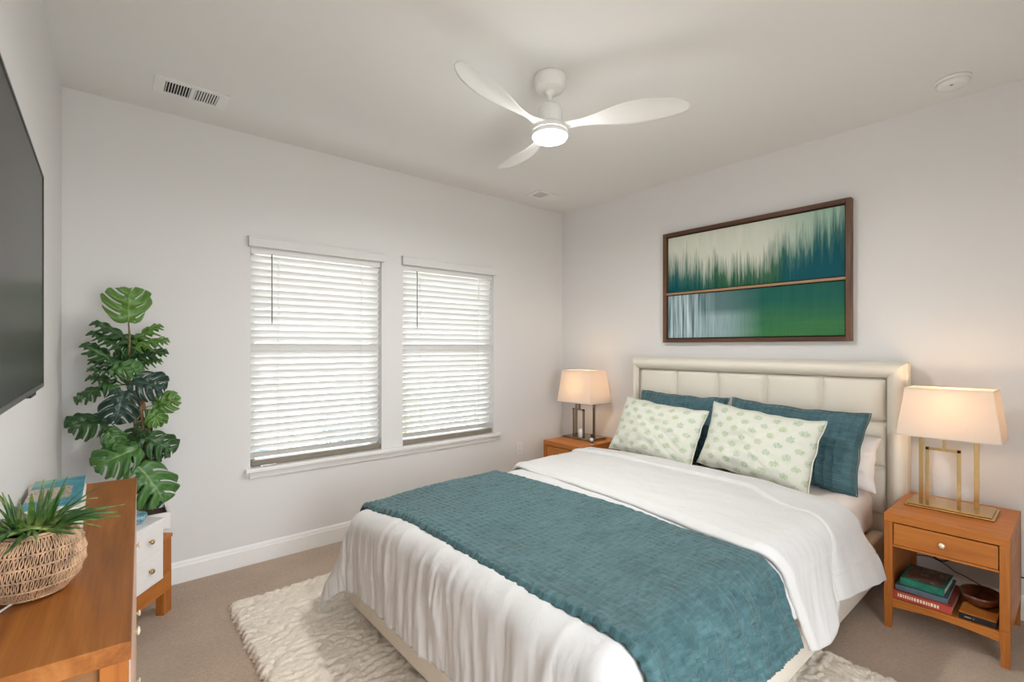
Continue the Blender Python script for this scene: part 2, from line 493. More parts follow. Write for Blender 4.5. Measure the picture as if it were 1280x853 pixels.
# window units in their reveals
for k, (x0, x1) in enumerate(WIN):
    e = bpy.data.objects.new('window_%d' % (k+1), None); COL.objects.link(e); struct(e); e.location = ((x0+x1)/2, YW, WZ0)
    hw = (x1-x0)/2; h = WZ1-WZ0
    ya, yb = .085, .135
    bm = bmesh.new()
    for a in (-1, 1): box(bm, a*hw, a*(hw-.045), ya, yb, 0, h, .003)
    box(bm, -hw, hw, ya, yb, h-.045, h, .003); box(bm, -hw, hw, ya, yb, 0, .05, .003)
    obj('window_frame', bm, M['trim'], e)
    obj('meeting_rail', B(-hw+.04, hw-.04, ya-.012, yb-.005, 1.355-WZ0-.025, 1.355-WZ0+.025, .004), M['trim'], e)
    obj('pane', B(-hw+.04, hw-.04, .108, .112, .045, h-.04), M['glass'], e)
# stool and apron run under both windows
bm = bmesh.new(); box(bm, .68, 2.735, YW-.045, YW, .585, .612, .006, 3)
for x0, x1 in WIN: box(bm, x0, x1, YW-.01, YW+.085, .585, .612)
struct(obj('trim_1', bm, M['trim']))
struct(obj('trim_2', B(.704, 2.70, YW-.016, YW, .545, .586, .004), M['trim']))

# ------------------------------------------------------------------ blinds
def blind(x0, x1, label):
    t = thing('window_blind', label, 'blind', ((x0+x1)/2, YW, .612), 0, 'white slat blinds over the two windows')
    hw = (x1-x0)/2; top = WZ1-.612
    # valance
    bm = bmesh.new()
    box(bm, -hw-.014, hw+.014, -.030, -.016, top-.010, top+.055, .004)
    for a in (-1, 1): box(bm, a*(hw+.014), a*(hw+.004), -.028, -.001, top-.010, top+.055, .002)
    box(bm, -hw-.016, hw+.016, -.034, -.002, top+.046, top+.058, .003)
    obj('valance', bm, M['wall'], t)
    obj('head_rail', B(-hw+.004, hw-.004, .012, .066, top-.048, top-.002, .003), M['blind'], t)
    obj('bottom_rail', B(-hw+.006, hw-.006, .014, .064, .002, .040, .005), M['rail_beige'], t)
    # slats
    bm = bmesh.new(); n = 30; W = .050; tilt = R(56); z0 = .072; z1 = top-.075
    for i in range(n):
        z = z0+(z1-z0)*i/(n-1)
        sag = .0012*math.sin(i*2.3)
        rows = []
        for s in range(5):
            q = (s/4-.5)*W
            cv = .0022*(1-(2*s/4-1)**2)
            y = .040+q*math.cos(tilt)+cv*math.sin(tilt); zz = z-q*math.sin(tilt)+cv*math.cos(tilt)+sag
            rows.append((y, zz))
        th = .0026
        ny, nz_ = math.sin(tilt)*th, math.cos(tilt)*th
        tp = [(y+ny/2, zz+nz_/2) for y, zz in rows]; bt = [(y-ny/2, zz-nz_/2) for y, zz in rows]
        lo = tp+bt[::-1]
        ra = [bm.verts.new((-hw+.008, y, zz)) for y, zz in lo]; rb = [bm.verts.new((hw-.008, y, zz)) for y, zz in lo]
        L = len(lo)
        for a in range(L): bm.faces.new((ra[a], ra[(a+1) % L], rb[(a+1) % L], rb[a]))
        bm.faces.new(ra[::-1]); bm.faces.new(rb)
    bmesh.ops.recalc_face_normals(bm, faces=bm.faces)
    obj('slats', bm, M['blind'], t)
    for x in (-hw+.17, hw-.15):
        bm = bmesh.new()
        for yy in (.0205, .0595): tube(bm, [(x, yy, .02), (x, yy, top-.04)], .0011, 5)
        tube(bm, [(x+.012, .04, .02), (x+.012, .04, top-.04)], .0010, 5)
        obj('ladder_cord', bm, M['plastic_white'], t)
    bm = bmesh.new(); xw = -hw+.128
    tube(bm, [(xw, .006, top-.045), (xw, .002, top-.10), (xw, .002, top-.50)], .0042, 6)
    obj('tilt_wand', bm, M['grey_plastic'], t)
    return t
blind(*WIN[0], 'white slatted blind on the left window nearest the tall plant')
blind(*WIN[1], 'white slatted blind on the right window nearest the corner with the nightstand')

# sill latch bits on the stool of the left window
bm = bmesh.new(); tube(bm, [(.775, YW-.012, .618), (.80, YW-.02, .622), (.835, YW-.018, .619), (.862, YW-.012, .619)], .004, 6)
lathe(bm, [(0, 0), (.009, 0), (.010, .006), (.006, .012), (0, .013)], 12, (.775, YW-.014, .612))
tag(obj('cord_cleat', bm, M['plastic_white']), 'small white cord cleat lying on the left end of the window sill', 'cleat')

# outlet
def outlet(loc, rz, label):
    t = thing('wall_outlet', label, 'outlet', loc, rz)
    obj('cover_plate', B(-.035, .035, -.006, 0, -.057, .057, .002), M['plastic_white'], t)
    for z in (-.022, .022):
        bm = bmesh.new(); box(bm, -.016, .016, -.008, -.0055, z-.014, z+.014, .001, mi=0)
        for x in (-.006, .006): box(bm, x-.001, x+.001, -.0084, -.0075, z-.004, z+.006, mi=1)
        obj('socket', bm, [M['plastic_white'], M['dark']], t)

outlet((2.985, YW, .43), 0, 'small white outlet low on the window wall beside the far nightstand')

# ------------------------------------------------------------------ ceiling vents, detector
def vent(label, cx, cy, lx, ly, banks, slat_n, along):
    t = thing('ceiling_vent', label, 'vent', (cx, cy, ZC), 0)
    bm = bmesh.new()
    # plate ring built around the grille openings
    xs = sorted([-lx/2, lx/2]+[q for b in banks for q in (b[0], b[1])]); ya, yb = banks[0][2], banks[0][3]
    box(bm, -lx/2, lx/2, -ly/2, ya, -.007, 0, .002); box(bm, -lx/2, lx/2, yb, ly/2, -.007, 0, .002)
    prev = -lx/2
    for b in banks:
        box(bm, prev, b[0], ya, yb, -.007, 0); prev = b[1]
    box(bm, prev, lx/2, ya, yb, -.007, 0)
    obj('vent_plate', bm, M['plastic_white'], t)
    obj('duct_shade', B(banks[0][0], banks[-1][1], ya, yb, -.0012, -.0002), M['dark'], t)  # flat black sheet painted in for the shade behind the louvres
    bm = bmesh.new()
    for bi, b in enumerate(banks):
        n = slat_n
        for i in range(n):
            x = b[0]+(b[1]-b[0])*(i+.5)/n
            w_ = (b[1]-b[0])/n*(.13 if bi == 0 else .22); tl = .0 if bi == 0 else -.002
            vs = [bm.verts.new(p) for p in [(x-w_-tl, ya, -.0015), (x+w_-tl, ya, -.0015), (x+w_+tl, ya, -.0075), (x-w_+tl, ya, -.0075),
                                            (x-w_-tl, yb, -.0015), (x+w_-tl, yb, -.0015), (x+w_+tl, yb, -.0075), (x-w_+tl, yb, -.0075)]]
            for q in [(0, 1, 2, 3), (7, 6, 5, 4), (0, 4, 5, 1), (1, 5, 6, 2), (2, 6, 7, 3), (3, 7, 4, 0)]: bm.faces.new([vs[k] for k in q])
    bmesh.ops.recalc_face_normals(bm, faces=bm.faces)
    obj('louvres', bm, M['plastic_white'], t)
vent('large white two-bank ceiling vent above the tall plant', .358, 3.068, .33, .19, [(-.118, -.008, -.062, .070), (.010, .118, -.062, .070)], 9, 'x')
vent('small ceiling vent near the room corner beyond the fan', 3.02, 3.115, .30, .19, [(-.117, -.010, -.062, .062)], 7, 'x')

t = thing('smoke_detector', 'round white smoke detector on the ceiling above the artwork side of the room', 'smoke detector', (3.285, .43, ZC))
bm = bmesh.new(); lathe(bm, [(0, 0), (.072, 0), (.073, -.010), (.070, -.014), (0, -.014)], 40)
obj('mounting_base', bm, M['plastic_white'], t, True)
bm = bmesh.new(); lathe(bm, [(.060, -.014), (.066, -.018), (.064, -.030), (.052, -.040), (.02, -.043), (0, -.043)], 40)
obj('detector_cover', bm, M['plastic_white'], t, True)
bm = bmesh.new(); box(bm, -.045, -.030, -.006, .006, -.0425, -.0385); obj('sensor_slot', bm, M['grey_plastic'], t)

# ------------------------------------------------------------------ ceiling fan
FX, FY = 1.705, 1.725
t = thing('ceiling_fan', 'white three-blade ceiling fan with a lit round lamp', 'ceiling fan', (FX, FY, ZC))
bm = bmesh.new(); lathe(bm, [(0, 0), (.076, 0), (.078, -.012), (.074, -.060), (.068, -.072), (.030, -.078), (0, -.078)], 48)
obj('canopy', bm, M['fan_white'], t)
bm = bmesh.new(); lathe(bm, [(.026, -.076), (.028, -.086), (.018, -.092), (.0125, -.10), (.0125, -.150), (.022, -.152), (.026, -.166), (0, -.168)], 24)
obj('downrod', bm, M['fan_white'], t)
bm = bmesh.new(); lathe(bm, [(0, -.140), (.028, -.140), (.030, -.148), (.034, -.152), (.056, -.158), (.063, -.166), (.064, -.236), (.060, -.242), (0, -.244)], 48)
obj('motor_housing', bm, M['fan_white'], t)
bm = bmesh.new(); lathe(bm, [(0, -.242), (.060, -.243), (.078, -.250), (.088, -.258), (.090, -.270), (.087, -.274), (.087, -.278), (0, -.278)], 48)
obj('hub', bm, M['fan_white'], t)
bm = bmesh.new(); lathe(bm, [(.087, -.280), (.090, -.284), (.0905, -.300), (.087, -.304), (.080, -.304)], 48)
lk = obj('light_kit', bm, M['fan_white'], t)
bm = bmesh.new(); lathe(bm, [(.088, -.300), (.088, -.306), (.080, -.318), (.055, -.327), (0, -.331)], 48)
obj('lamp_lens', bm, M['fan_lens'], lk)
def blade(angle):
    n, m = 40, 10
    bm = bmesh.new(); top = []; bot = []
    for i in range(n+1):
        s = i/n; r = .06+s*(.665-.06)
        wl_ = .085-.037*sm(0, .16, s)+.112*sm(.14, .62, s)     # width
        wl_ *= math.sqrt(max(0.0, 1-max(0, (s-.62)/.38)**2.3)) if s > .62 else 1
        wl_ = max(wl_, .004)
        sweep = -.030*math.sin(s*PI)+.020*s
        pitch = -R(16)*sm(.02, .2, s)*(1-sm(.3, 1, s)*.35)
        zc = -.258+.020*s*s
        rt, rb = [], []
        for j in range(m+1):
            q = (j/m-.5)
            y = q*wl_+sweep; z = zc+q*wl_*math.tan(pitch)+.10*wl_*(1-4*q*q)*sm(0, .3, s)
            th = (.0040*math.sqrt(max(0, 1-(2*q)**2)))*min(1, wl_/.05)+.0006
            x = r
            rt.append(bm.verts.new((x, y, z+th))); rb.append(bm.verts.new((x, y, z-th)))
        top.append(rt); bot.append(rb)
    for i in range(n):
        for j in range(m):
            bm.faces.new((top[i][j], top[i+1][j], top[i+1][j+1], top[i][j+1])); bm.faces.new((bot[i][j+1], bot[i+1][j+1], bot[i+1][j], bot[i][j]))
        for j in (0, m): bm.faces.new((top[i][j], bot[i][j], bot[i+1][j], top[i+1][j]))
    for i in (0, n):
        for j in range(m): bm.faces.new((top[i][j], top[i][j+1], bot[i][j+1], bot[i][j]))
    bmesh.ops.recalc_face_normals(bm, faces=bm.faces)
    o = obj('blade', bm, M['fan_white'], t, True); o.rotation_euler = (0, 0, angle)
for a in (71, 190.6, 302): blade(R(a))
ld = bpy.data.lights.new('fan_lamp', 'AREA'); ld.shape = 'DISK'; ld.size = .17; ld.energy = FAN_W; ld.color = (1, .985, .95)
lo = bpy.data.objects.new('fan_lamp', ld); link(lo, t); lo.location = (0, 0, -.336)
ls = bpy.data.lights.new('fan_lamp_side_glow', 'POINT'); ls.shadow_soft_size = .09; ls.energy = FAN_W*.16; ls.color = (1, .985, .95)
lo = bpy.data.objects.new('fan_lamp_side_glow', ls); link(lo, t); lo.location = (0, 0, -.43)

# ------------------------------------------------------------------ artwork
t = thing('framed_artwork', 'large teal and green abstract canvas in a walnut frame above the bed', 'artwork', (XB, 1.58, 1.42))
HW, HH = .655, .888
bm = bmesh.new()
bm.free()
for a in (-1, 1): obj('frame_stile', B(-.052, -.004, a*HW, a*(HW-.030), 0, HH, .002), M['walnutZ'], t)
for z in (0, HH-.030): obj('frame_rail', B(-.052, -.004, -HW+.030, HW-.030, z, z+.030, .002), M['walnut'], t)
obj('middle_rail', B(-.046, -.012, -HW+.030, HW-.030, .385, .402, .001), simple('pale_rail', (.34, .20, .10), .5), t)
obj('shadow_backing', B(-.016, -.006, -HW+.028, HW-.028, .028, HH-.028), M['dark'], t)

def art_mat(lower):
    a = NT('painting_lower' if lower else 'painting_upper')
    tcn = a.node('ShaderNodeTexCoord'); sp = a.node('ShaderNodeSeparateXYZ'); a.link(tcn.outputs['UV'], sp.inputs[0])
    u, v = sp.outputs[0], sp.outputs[1]
    st = a.noise(a.coord('UV', (26, .7, 1)), 1.0, 4, .6)
    st2 = a.noise(a.coord('UV', (95, 1.6, 1)), 1.0, 3, .6)
    lg = a.noise(a.coord('UV', (3.2, .35, 1), loc=(3, 0, 0)), 1.0, 2)
    if not lower:
        # height of the dark shore line varies in drips; teal to the right, pale sky above
        h = a.math('ADD', a.math('MULTIPLY', a.math('SUBTRACT', st, .5), 1.7), a.math('MULTIPLY', a.math('SUBTRACT', st2, .5), .9))
        h = a.math('ADD', h, a.math('MULTIPLY', a.math('SUBTRACT', lg, .5), .8))
        right = a.math('MULTIPLY', a.math('SUBTRACT', u, .60), 1.2, clamp=True)
        left = a.math('MULTIPLY', a.math('SUBTRACT', .22, u), 1.1, clamp=True)
        th = a.math('ADD', a.math('ADD', .16, right), left)
        d = a.math('SUBTRACT', v, a.math('ADD', th, a.math('MULTIPLY', h, .75)))
        dark = a.mix(a.ramp(u, [(.0, (1, 1, 1)), (.2, (.6, .6, .6)), (.35, (0, 0, 0)), (.66, (0, 0, 0)), (.74, (1, 1, 1))]), (.010, .085, .045), (.002, .085, .110))
        mid = a.mix(st2, (.14, .29, .20), (.25, .40, .25))
        pale = a.mix(st, (.52, .57, .49), (.76, .75, .65))
        pale = a.mix(a.ramp(u, [(.6, (0, 0, 0)), (.9, (1, 1, 1))]), pale, (.36, .52, .42))
        c = a.mix(a.ramp(d, [(.0, (0, 0, 0)), (.10, (.25, .25, .25)), (.42, (1, 1, 1))]), a.mix(.25, dark, mid), pale)
        k = a.ramp(a.math('ADD', d, .25), [(.0, (0, 0, 0)), (.30, (1, 1, 1))])
        c = a.mix(k, dark, c)
    else:
        green = a.mix(a.noise(a.coord('UV', (2.2, 6, 1)), 1, 4, .6), (.008, .135, .065), (.09, .24, .06))
        teal = a.mix(st, (.006, .085, .070), (.02, .145, .105))
        g = a.mix(a.ramp(v, [(.15, (0, 0, 0)), (.75, (1, 1, 1))]), green, teal)
        grey = a.mix(st2, (.06, .13, .14), (.17, .27, .28))
        wash = a.mix(a.ramp(v, [(.45, (0, 0, 0)), (.62, (1, 1, 1))]), (.30, .42, .44), grey)
        strk = a.ramp(a.noise(a.coord('UV', (60, .5, 1)), 1, 2, .5), [(.34, (.02, .06, .075)), (.46, (.30, .42, .46)), (.66, (.70, .80, .84))])
        lf = a.mix(a.ramp(u, [(.12, (1, 1, 1)), (.34, (0, 0, 0))]), wash, strk)
        c = a.mix(a.ramp(u, [(.38, (0, 0, 0)), (.60, (1, 1, 1))]), lf, g)
        c = a.mix(a.ramp(st2, [(.4, (0, 0, 0)), (.8, (.35, .35, .35))]), c, (.02, .10, .10))
    a.base(c); a.set(Roughness=.5)
    a.b.inputs['Specular IOR Level'].default_value = .12
    a.bump(st2, .05, .001)
    return a.m
def canvas(name, z0, z1, mat):
    y1 = HW-.038; x = -.030
    # face toward the room, u runs left to right as seen from the bed
    o = grid(name, lambda u, v: (x, y1-u*2*y1, z0+v*(z1-z0)), 8, 4, mat, t, thick=.012, offset=-1, smooth=False)
    return o
canvas('painting', .409, HH-.038, art_mat(False))
canvas('painting', .038, .378, art_mat(True))

# ------------------------------------------------------------------ bed
BX0, BX1, BY0, BY1 = .96, 3.44, .74, 2.43
BC = (BY0+BY1)/2
t = thing('upholstered_bed', 'cream upholstered bed frame with channel-panelled headboard against the right wall', 'bed', (2.2, BC, 0))
bed = t
def rel(o): o.location = Vector(o.location)-Vector(bed.location); return o
rel(obj('foot_rail', B(BX0, BX0+.07, BY0, BY1, .07, .32, .022, 4), M['leather'], t, True))
for y0, y1 in ((BY0, BY0+.07), (BY1-.07, BY1)):
    rel(obj('side_rail', B(BX0+.05, BX1, y0, y1, .07, .32, .022, 4), M['leather'], t, True))
for x in (BX0+.10, BX1-.25):
    for y in (BY0+.10, BY1-.10):
        bm = bmesh.new(); lathe(bm, [(0, 0), (.022, 0), (.028, .085), (0, .085)], 16, (x, y, .0)); rel(obj('leg', bm, M['dark'], t))
rel(obj('slat_base', B(BX0+.06, BX1-.02, BY0+.06, BY1-.06, .27, .30), M['wood'], t))
# headboard
HY0, HY1, HZ = .637, 2.455, 1.295
rel(obj('headboard_back', B(3.455, 3.545, HY0+.005, HY1-.005, .12, HZ-.005, .01), M['leather'], t))
# mitred padded border
def border(pts_outer, pts_inner):
    bm = bmesh.new(); n = 10
    (a0, b0, a1, b1) = (*pts_outer, *pts_inner)
    rows = []
    for i in range(n+1):
        s = i/n
        lift = math.sin(s*PI)**.6*.038
        pa = Vector(a0).lerp(Vector(a1), s); pb = Vector(b0).lerp(Vector(b1), s)
        rows.append((bm.verts.new(pa-Vector((lift, 0, 0))), bm.verts.new(pb-Vector((lift, 0, 0)))))
    for p, q in zip(rows, rows[1:]):
        f = bm.faces.new((p[0], p[1], q[1], q[0])); f.smooth = True
    bmesh.ops.recalc_face_normals(bm, faces=bm.faces)
    return bm
bx = 3.418; bw = .092
yi0, yi1, zi = HY0+bw, HY1-bw*.5, HZ-.088
for pair in (((bx, HY0, HZ), (bx, HY1, HZ)), ):
    rel(obj('headboard_border', border(((bx, HY0, HZ), (bx, HY1, HZ)), ((bx+.01, yi0, zi), (bx+.01, yi1, zi))), M['leather'], t))
rel(obj('headboard_border', border(((bx, HY0, .12), (bx, HY0, HZ)), ((bx+.01, yi0, .12), (bx+.01, yi0, zi))), M['leather'], t))
rel(obj('headboard_border', border(((bx, HY1, .12), (bx, HY1, HZ)), ((bx+.01, yi1, .12), (bx+.01, yi1, zi))), M['leather'], t))
bm = bmesh.new()   # side returns of the border
box(bm, bx-.002, 3.50, HY0-.004, HY0+.02, .12, HZ, .006); box(bm, bx-.002, 3.50, HY1-.02, HY1+.004, .12, HZ, .006); box(bm, bx-.002, 3.50, HY0, HY1, HZ-.02, HZ+.003, .006)
rel(obj('headboard_edge', bm, M['leather'], t))
ny = 5; pw = (yi1-yi0)/ny
for r_, (z0, z1) in enumerate(((zi-.262, zi), (zi-.524, zi-.262), (zi-.80, zi-.524))):
    for k in range(ny):
        y0 = yi0+k*pw
        def fn(u, v, y0=y0, z0=z0, z1=z1):
            e = (1-(2*u-1)**10)*(1-(2*v-1)**10)
            return (3.462-.045*max(0, e)**.55*(.72+.28*(1-(2*u-1)**2)*(1-(2*v-1)**2))-2.2, y0+u*pw-BC, z0+v*(z1-z0))
        grid('headboard_panel', fn, 22, 18, M['leather'], t)

# mattress
def mat_fn(bm):
    box(bm, .99, 3.39, .775, 2.395, .322, .575, .07, 6)
bm = bmesh.new(); mat_fn(bm)
tag(obj('mattress', bm, M['sheet'], None, True), 'mattress in a pale fitted sheet, bare beside the pillows on the bed', 'mattress')

# ---- draping
class Drape:
    def __init__(s, x0, y0, y1, top, r, kx=.10, ky=.25, hump=.0):
        s.x0, s.y0, s.y1, s.top, s.r, s.kx, s.ky, s.hump = x0, y0, y1, top, r, kx, ky, hump
    def __call__(s, a, b, off=0.0, wr=None):
        dx = max(0.0, s.x0-a)
        dy = b-s.y1 if b > s.y1 else (b-s.y0 if b < s.y0 else 0.0)
        D = math.hypot(dx, dy)
        bx_, by_ = max(a, s.x0), min(max(b, s.y0), s.y1)
        z = s.top - .030*math.exp(-((a-s.x0)**2+(b-s.y1)**2)/.10) + .010*nz(a*1.6, b*1.6, 3) + .014*math.sin(PI*min(1, max(0, (b-s.y0)/(s.y1-s.y0))))*(1 if D == 0 else 1)
        if D < 1e-9:
            n = Vector((0, 0, 1)); p = Vector((bx_, by_, z)); d = Vector((0, 0, 0))
        else:
            d = Vector((-dx, dy, 0))/D
            L = s.r*PI/2
            k = (s.kx*abs(d.x)**2+s.ky*abs(d.y)**2)
            corner = (2*abs(d.x*d.y))**1.8
            k2 = k+s.hump*corner
            if D < L:
                th = D/s.r; out = s.r*math.sin(th)+k2*D*.15; down = s.r*(1-math.cos(th)); n = Vector((0, 0, math.cos(th)))+d*math.sin(th)
            else:
                q = D-L; g = 1/math.sqrt(1+k2*k2); out = s.r+k2*L*.15+k2*q*g; down = s.r+q*g; n = (d+Vector((0, 0, k2))).normalized()
            p = Vector((bx_, by_, z-down))+d*out
        dis = wr(a, b, D, d) if wr else 0
        p = p+n*(off+dis)
        if p.z < .045: p.z = .045+.004*nz(a*20, b*20)
        return p
TOP = .600
DR = Drape(BX0-.03+.10, BY0-.01+.10, BY1-.02-.10, TOP, .10, .03, .16, .30)
def duvet_wr(a, b, D, d):
    if D > 0:
        tcoord = b if abs(d.x) > abs(d.y) else a
    else: tcoord = 0
    s = sm(.0, .30, D)
    w_ = .012*nz(a*3.2, b*3.2, 5)+.004*nz(a*9, b*9, 2)
    # foot side pleats fanning over the edge
    near = sm(.22, 0, a-DR.x0) if D == 0 else 1.0
    fx = abs(d.x) if D > 0 else 1.0
    lean = (DR.x0-a)*.25
    pl = .6*ridge(b*7.5+lean*2, D*1.2, 1.0)+.4*ridge(b*17+lean*3, D*2.0, 7.0)+.18*ridge(b*41+lean*6, D*3, 4)
    w_ += near*fx*(.005+.018*s)*(pl-.55)+fx*s*.006*ridge(b*60+lean*9, D*4, 12)
    if D > 0:
        w_ += abs(d.y)*(.004+.012*s)*(ridge(a*6, D*1.5, 9)-.5)
    return w_
def pleat_under(a, b, D, d):
    return duvet_wr(a, b, D, d)*.35
LF = .457
def duvet_fn(u, v):
    a = (DR.x0-LF)+u*(2.30-(DR.x0-LF))
    rl, rr = .30, .46
    # hem a little uneven
    b0 = DR.y0-(rl+.012*nz(a*5, 1)); b1 = DR.y1+rr
    b = b0+v*(b1-b0)
    m = sm(1.02, 1.10, a)*sm(1.98, 1.90, a)      # flattened beneath the throw
    wr = lambda a_, b_, D, d: duvet_wr(a_, b_, D, d)*(1-.75*m)-.012*m
    a2 = a+.012*nz(b*4, 8)*(1-u)
    return DR(a2, b, 0, wr)
duvet = grid('duvet', duvet_fn, 170, 230, M['duvet'], None, .012, offset=-1)
tag(duvet, 'white duvet spread over the bed and hanging in creases over its foot', 'duvet')

# turned back head end of the duvet
DB = Drape(0, BY0-.01+.10, BY1+.02-.10, TOP+.022, .115, 0, .24, 0)
def band_wr(a, b, D, d):
    s = sm(.0, .3, D)
    w_ = .010*nz(a*4, b*3, 15)+.004*nz(a*11, b*9, 12)
    w_ += .024*s*nz(a*6.5+D*2, 2.0, D*1.5)+.006*s*ridge(a*18+D*5, D, 3)
    return w_
def band_fn(u, v):
    b0, b1 = DB.y0-.455, DB.y1+.30
    b = b0+v*(b1-b0)
    D = max(0, DB.y0-b)
    tt = (b-.72)/(2.45-.72)
    af = 1.885+.17*max(0, min(1.1, tt))+.34*D
    ah = 2.78-.06*sm(.2, 0, tt)+.05*nz(b*3, 4)-.30*D
    a = af+u*(ah-af)
    # the hem: long at the front tip, shorter toward the head
    if D > 0:
        lim = .455-.16*sm(.15, .9, u)
        b = DB.y0-D*lim/.455
    e = .020*(sm(0, .05, u)*sm(1, .96, u))           # rolled, rounded edges
    return DB(a, b, e-.010, band_wr)
o = grid('folded_edge', band_fn, 80, 230, M['duvet'], duvet, .014, offset=-1)
# outer cuff of the turned-back layer: hangs wide on the near side
DCF = Drape(0, BY0-.01+.10, BY1+.02-.10, TOP+.040, .125, 0, .30, 0)
def cuff_fn(u, v):
    b0, b1 = DCF.y0-.47, DCF.y1+.10
    b = b0+v*(b1-b0)
    D = max(0, DCF.y0-b); D0 = sm(.0, .40, D)
    tt = max(0, (b-.84)/1.5)
    af = 2.42+.20*sm(0, .25, tt)-.12*D0
    ah = 2.70+.08*sm(0, .2, tt)+.22*sm(0, .43, D)
    a = af+u*(ah-af)
    if D > 0: b = DCF.y0-D*(1-.20*(1-u))
    e = .016*(sm(0, .10, u)*sm(1, .93, u))
    # stitched hem line near the bottom
    hem = -.004 if abs(D-.34) < .006 else 0
    return DCF(a, b, e-.008+hem, lambda a_, b_, D_, d_: .010*nz(a_*7, b_*4, 22)+.016*sm(0, .35, D_)*nz(a_*8, D_*3, 31))
grid('folded_edge', cuff_fn, 44, 230, M['duvet'], duvet, .018, offset=-1)

# teal quilt
DQ = Drape(DR.x0-.02, BY0-.01+.10, BY1+.02-.10, TOP+.006, .115, .10, .30, .2)
def quilt_wr(a, b, D, d):
    s = sm(0, .25, D)
    w_ = .012*nz(a*3.2, b*3.2, 5)*.6+.003*nz(a*16, b*16, 2)+.002*nz(a*40, b*40, 4)
    w_ += s*(.016*nz(a*14+nz(D*4, 3)*.8, D*1.5, 6)+.010*ridge(a*38+nz(D*6, a*4), D*2.5, 2))
    return w_
def quilt_fn(u, v):
    b0 = DQ.y0-.335; b1 = DQ.y1+.26
    b = b0+v*(b1-b0)
    D = max(0, DQ.y0-b)
    af = 1.022+.035*sm(1.3, .75, b)+.010*nz(b*5, 3)+.006*math.sin(b*2*PI/.052)*.5
    ah = 1.885+.012*nz(b*4, 9)+.010*sm(.72, 2.3, b)
    a = af+u*(ah-af)
    if D > 0: b -= .02*u*sm(0, .3, D)
    e = .018*(sm(0, .018, u)*sm(1, .982, u))+.006*sm(.09, .0, u)*abs(math.sin(b*PI/.030))
    # stitched channels and puckers between them
    st = .0032*abs(math.sin(PI*(a+.004*nz(b*7, 3))/.030))**.7+.0022*abs(math.sin(PI*(b+.012*nz(a*30, 5))/.058))**.6
    st += .0022*nz(a*95, b*34, 8)
    return DQ(a, b, e-.012+st, quilt_wr)
quilt = grid('quilted_throw', quilt_fn, 200, 400, M['quilt'], None, .012, uvf=lambda u, v: (u*.87, v*2.3), offset=-1)
tag(quilt, 'teal quilted throw laid across the bed over the white duvet', 'throw blanket')

# ---- pillows
def pillow(name, label, w_, h_, th, bottom, top, right, mat, group=None, seed=0, roll=0.0, uvs=None, flop=0.0, piping=False):
    """bottom/top: mid points of the bottom and top edges; right: direction of the width"""
    bottom, top = Vector(bottom), Vector(top); X = Vector(right).normalized()
    Y = (top-bottom); Y = (Y-X*Y.dot(X)).normalized(); N = X.cross(Y).normalized()
    if N.x > 0: N = -N
    c = (bottom+top)/2
    nu, nv = 56, 44
    def surf(side):
        def fn(u, v):
            p, q = 2*u-1, 2*v-1
            x = w_/2*p*(1-.055*(1-q*q))+.009*nz(q*3+seed, p*2)*abs(p)**3; y = h_/2*q*(1-.075*(1-p*p))+.012*nz(p*3.5+seed, q*2, 4)*abs(q)**3
            edge = max(0.0, (1-abs(p)**3.2)*(1-abs(q)**3.2))
            t_ = th/2*edge**.55
            r_ = edge**.5
            wrk = .016*nz(p*2.2+seed, q*2.2, side*3)+.012*nz(p*4.5+seed, q*4.5, side)+.010*ridge(p*4+q*1.5+seed, q*1.8-p, seed)*sm(.4, -1, q)+.005*ridge((abs(p)-abs(q))*5+seed, (p+q)*1.2, seed)
            corner = (abs(p)*abs(q))**2
            wrk += .012*corner*ridge(math.atan2(abs(q), abs(p))*5+seed, 1.0)
            low = flop*sm(-.2, -1, q)*math.sin(p*PI*3+seed)*.012
            z = side*(t_+wrk*r_)+low
            y -= .02*sm(0, -1, q)*t_/th
            ang = roll; x2 = x*math.cos(ang)-y*math.sin(ang); y2 = x*math.sin(ang)+y*math.cos(ang)
            return X*x2+Y*y2+N*z
        return fn
    verts, faces, uvl = [], [], []
    F, Bk = surf(1), surf(-1)
    for fn in (F, Bk):
        for j in range(nv+1):
            for i in range(nu+1): verts.append(tuple(fn(i/nu, j/nv))); uvl.append((i/nu, j/nv))
    W = nu+1; O = W*(nv+1)
    for j in range(nv):
        for i in range(nu):
            faces.append((j*W+i, j*W+i+1, (j+1)*W+i+1, (j+1)*W+i)); faces.append((O+(j+1)*W+i, O+(j+1)*W+i+1, O+j*W+i+1, O+j*W+i))
    me = bpy.data.meshes.new(name); me.from_pydata(verts, [], faces)
    uv = me.uv_layers.new(name='UVMap'); sc_ = uvs or (1, 1)
    for p in me.polygons:
        for li, vi in zip(p.loop_indices, p.vertices): uv.data[li].uv = (uvl[vi][0]*sc_[0], uvl[vi][1]*sc_[1])
    bm = bmesh.new(); bm.from_mesh(me); bmesh.ops.remove_doubles(bm, verts=bm.verts, dist=.0012); bmesh.ops.recalc_face_normals(bm, faces=bm.faces); bm.to_mesh(me); bm.free()
    me.polygons.foreach_set('use_smooth', [True]*len(me.polygons)); me.materials.append(mat)
    o = bpy.data.objects.new(name, me); COL.objects.link(o); o.location = c
    tag(o, label, 'pillow', group)
    m = o.modifiers.new('smooth', 'SUBSURF'); m.levels = 1; m.render_levels = 1
    if piping:
        bm = bmesh.new(); pts = []
        for i in range(40): pts.append(F(i/40, 0))
        for i in range(30): pts.append(F(1, i/30))
        for i in range(40): pts.append(F(1-i/40, 1))
        for i in range(30): pts.append(F(0, 1-i/30))
        tube(bm, pts, .0035, 6, closed=True)
        obj('seam_piping', bm, mat, o)
    return o
G1 = 'white sleeping pillows behind the teal shams'
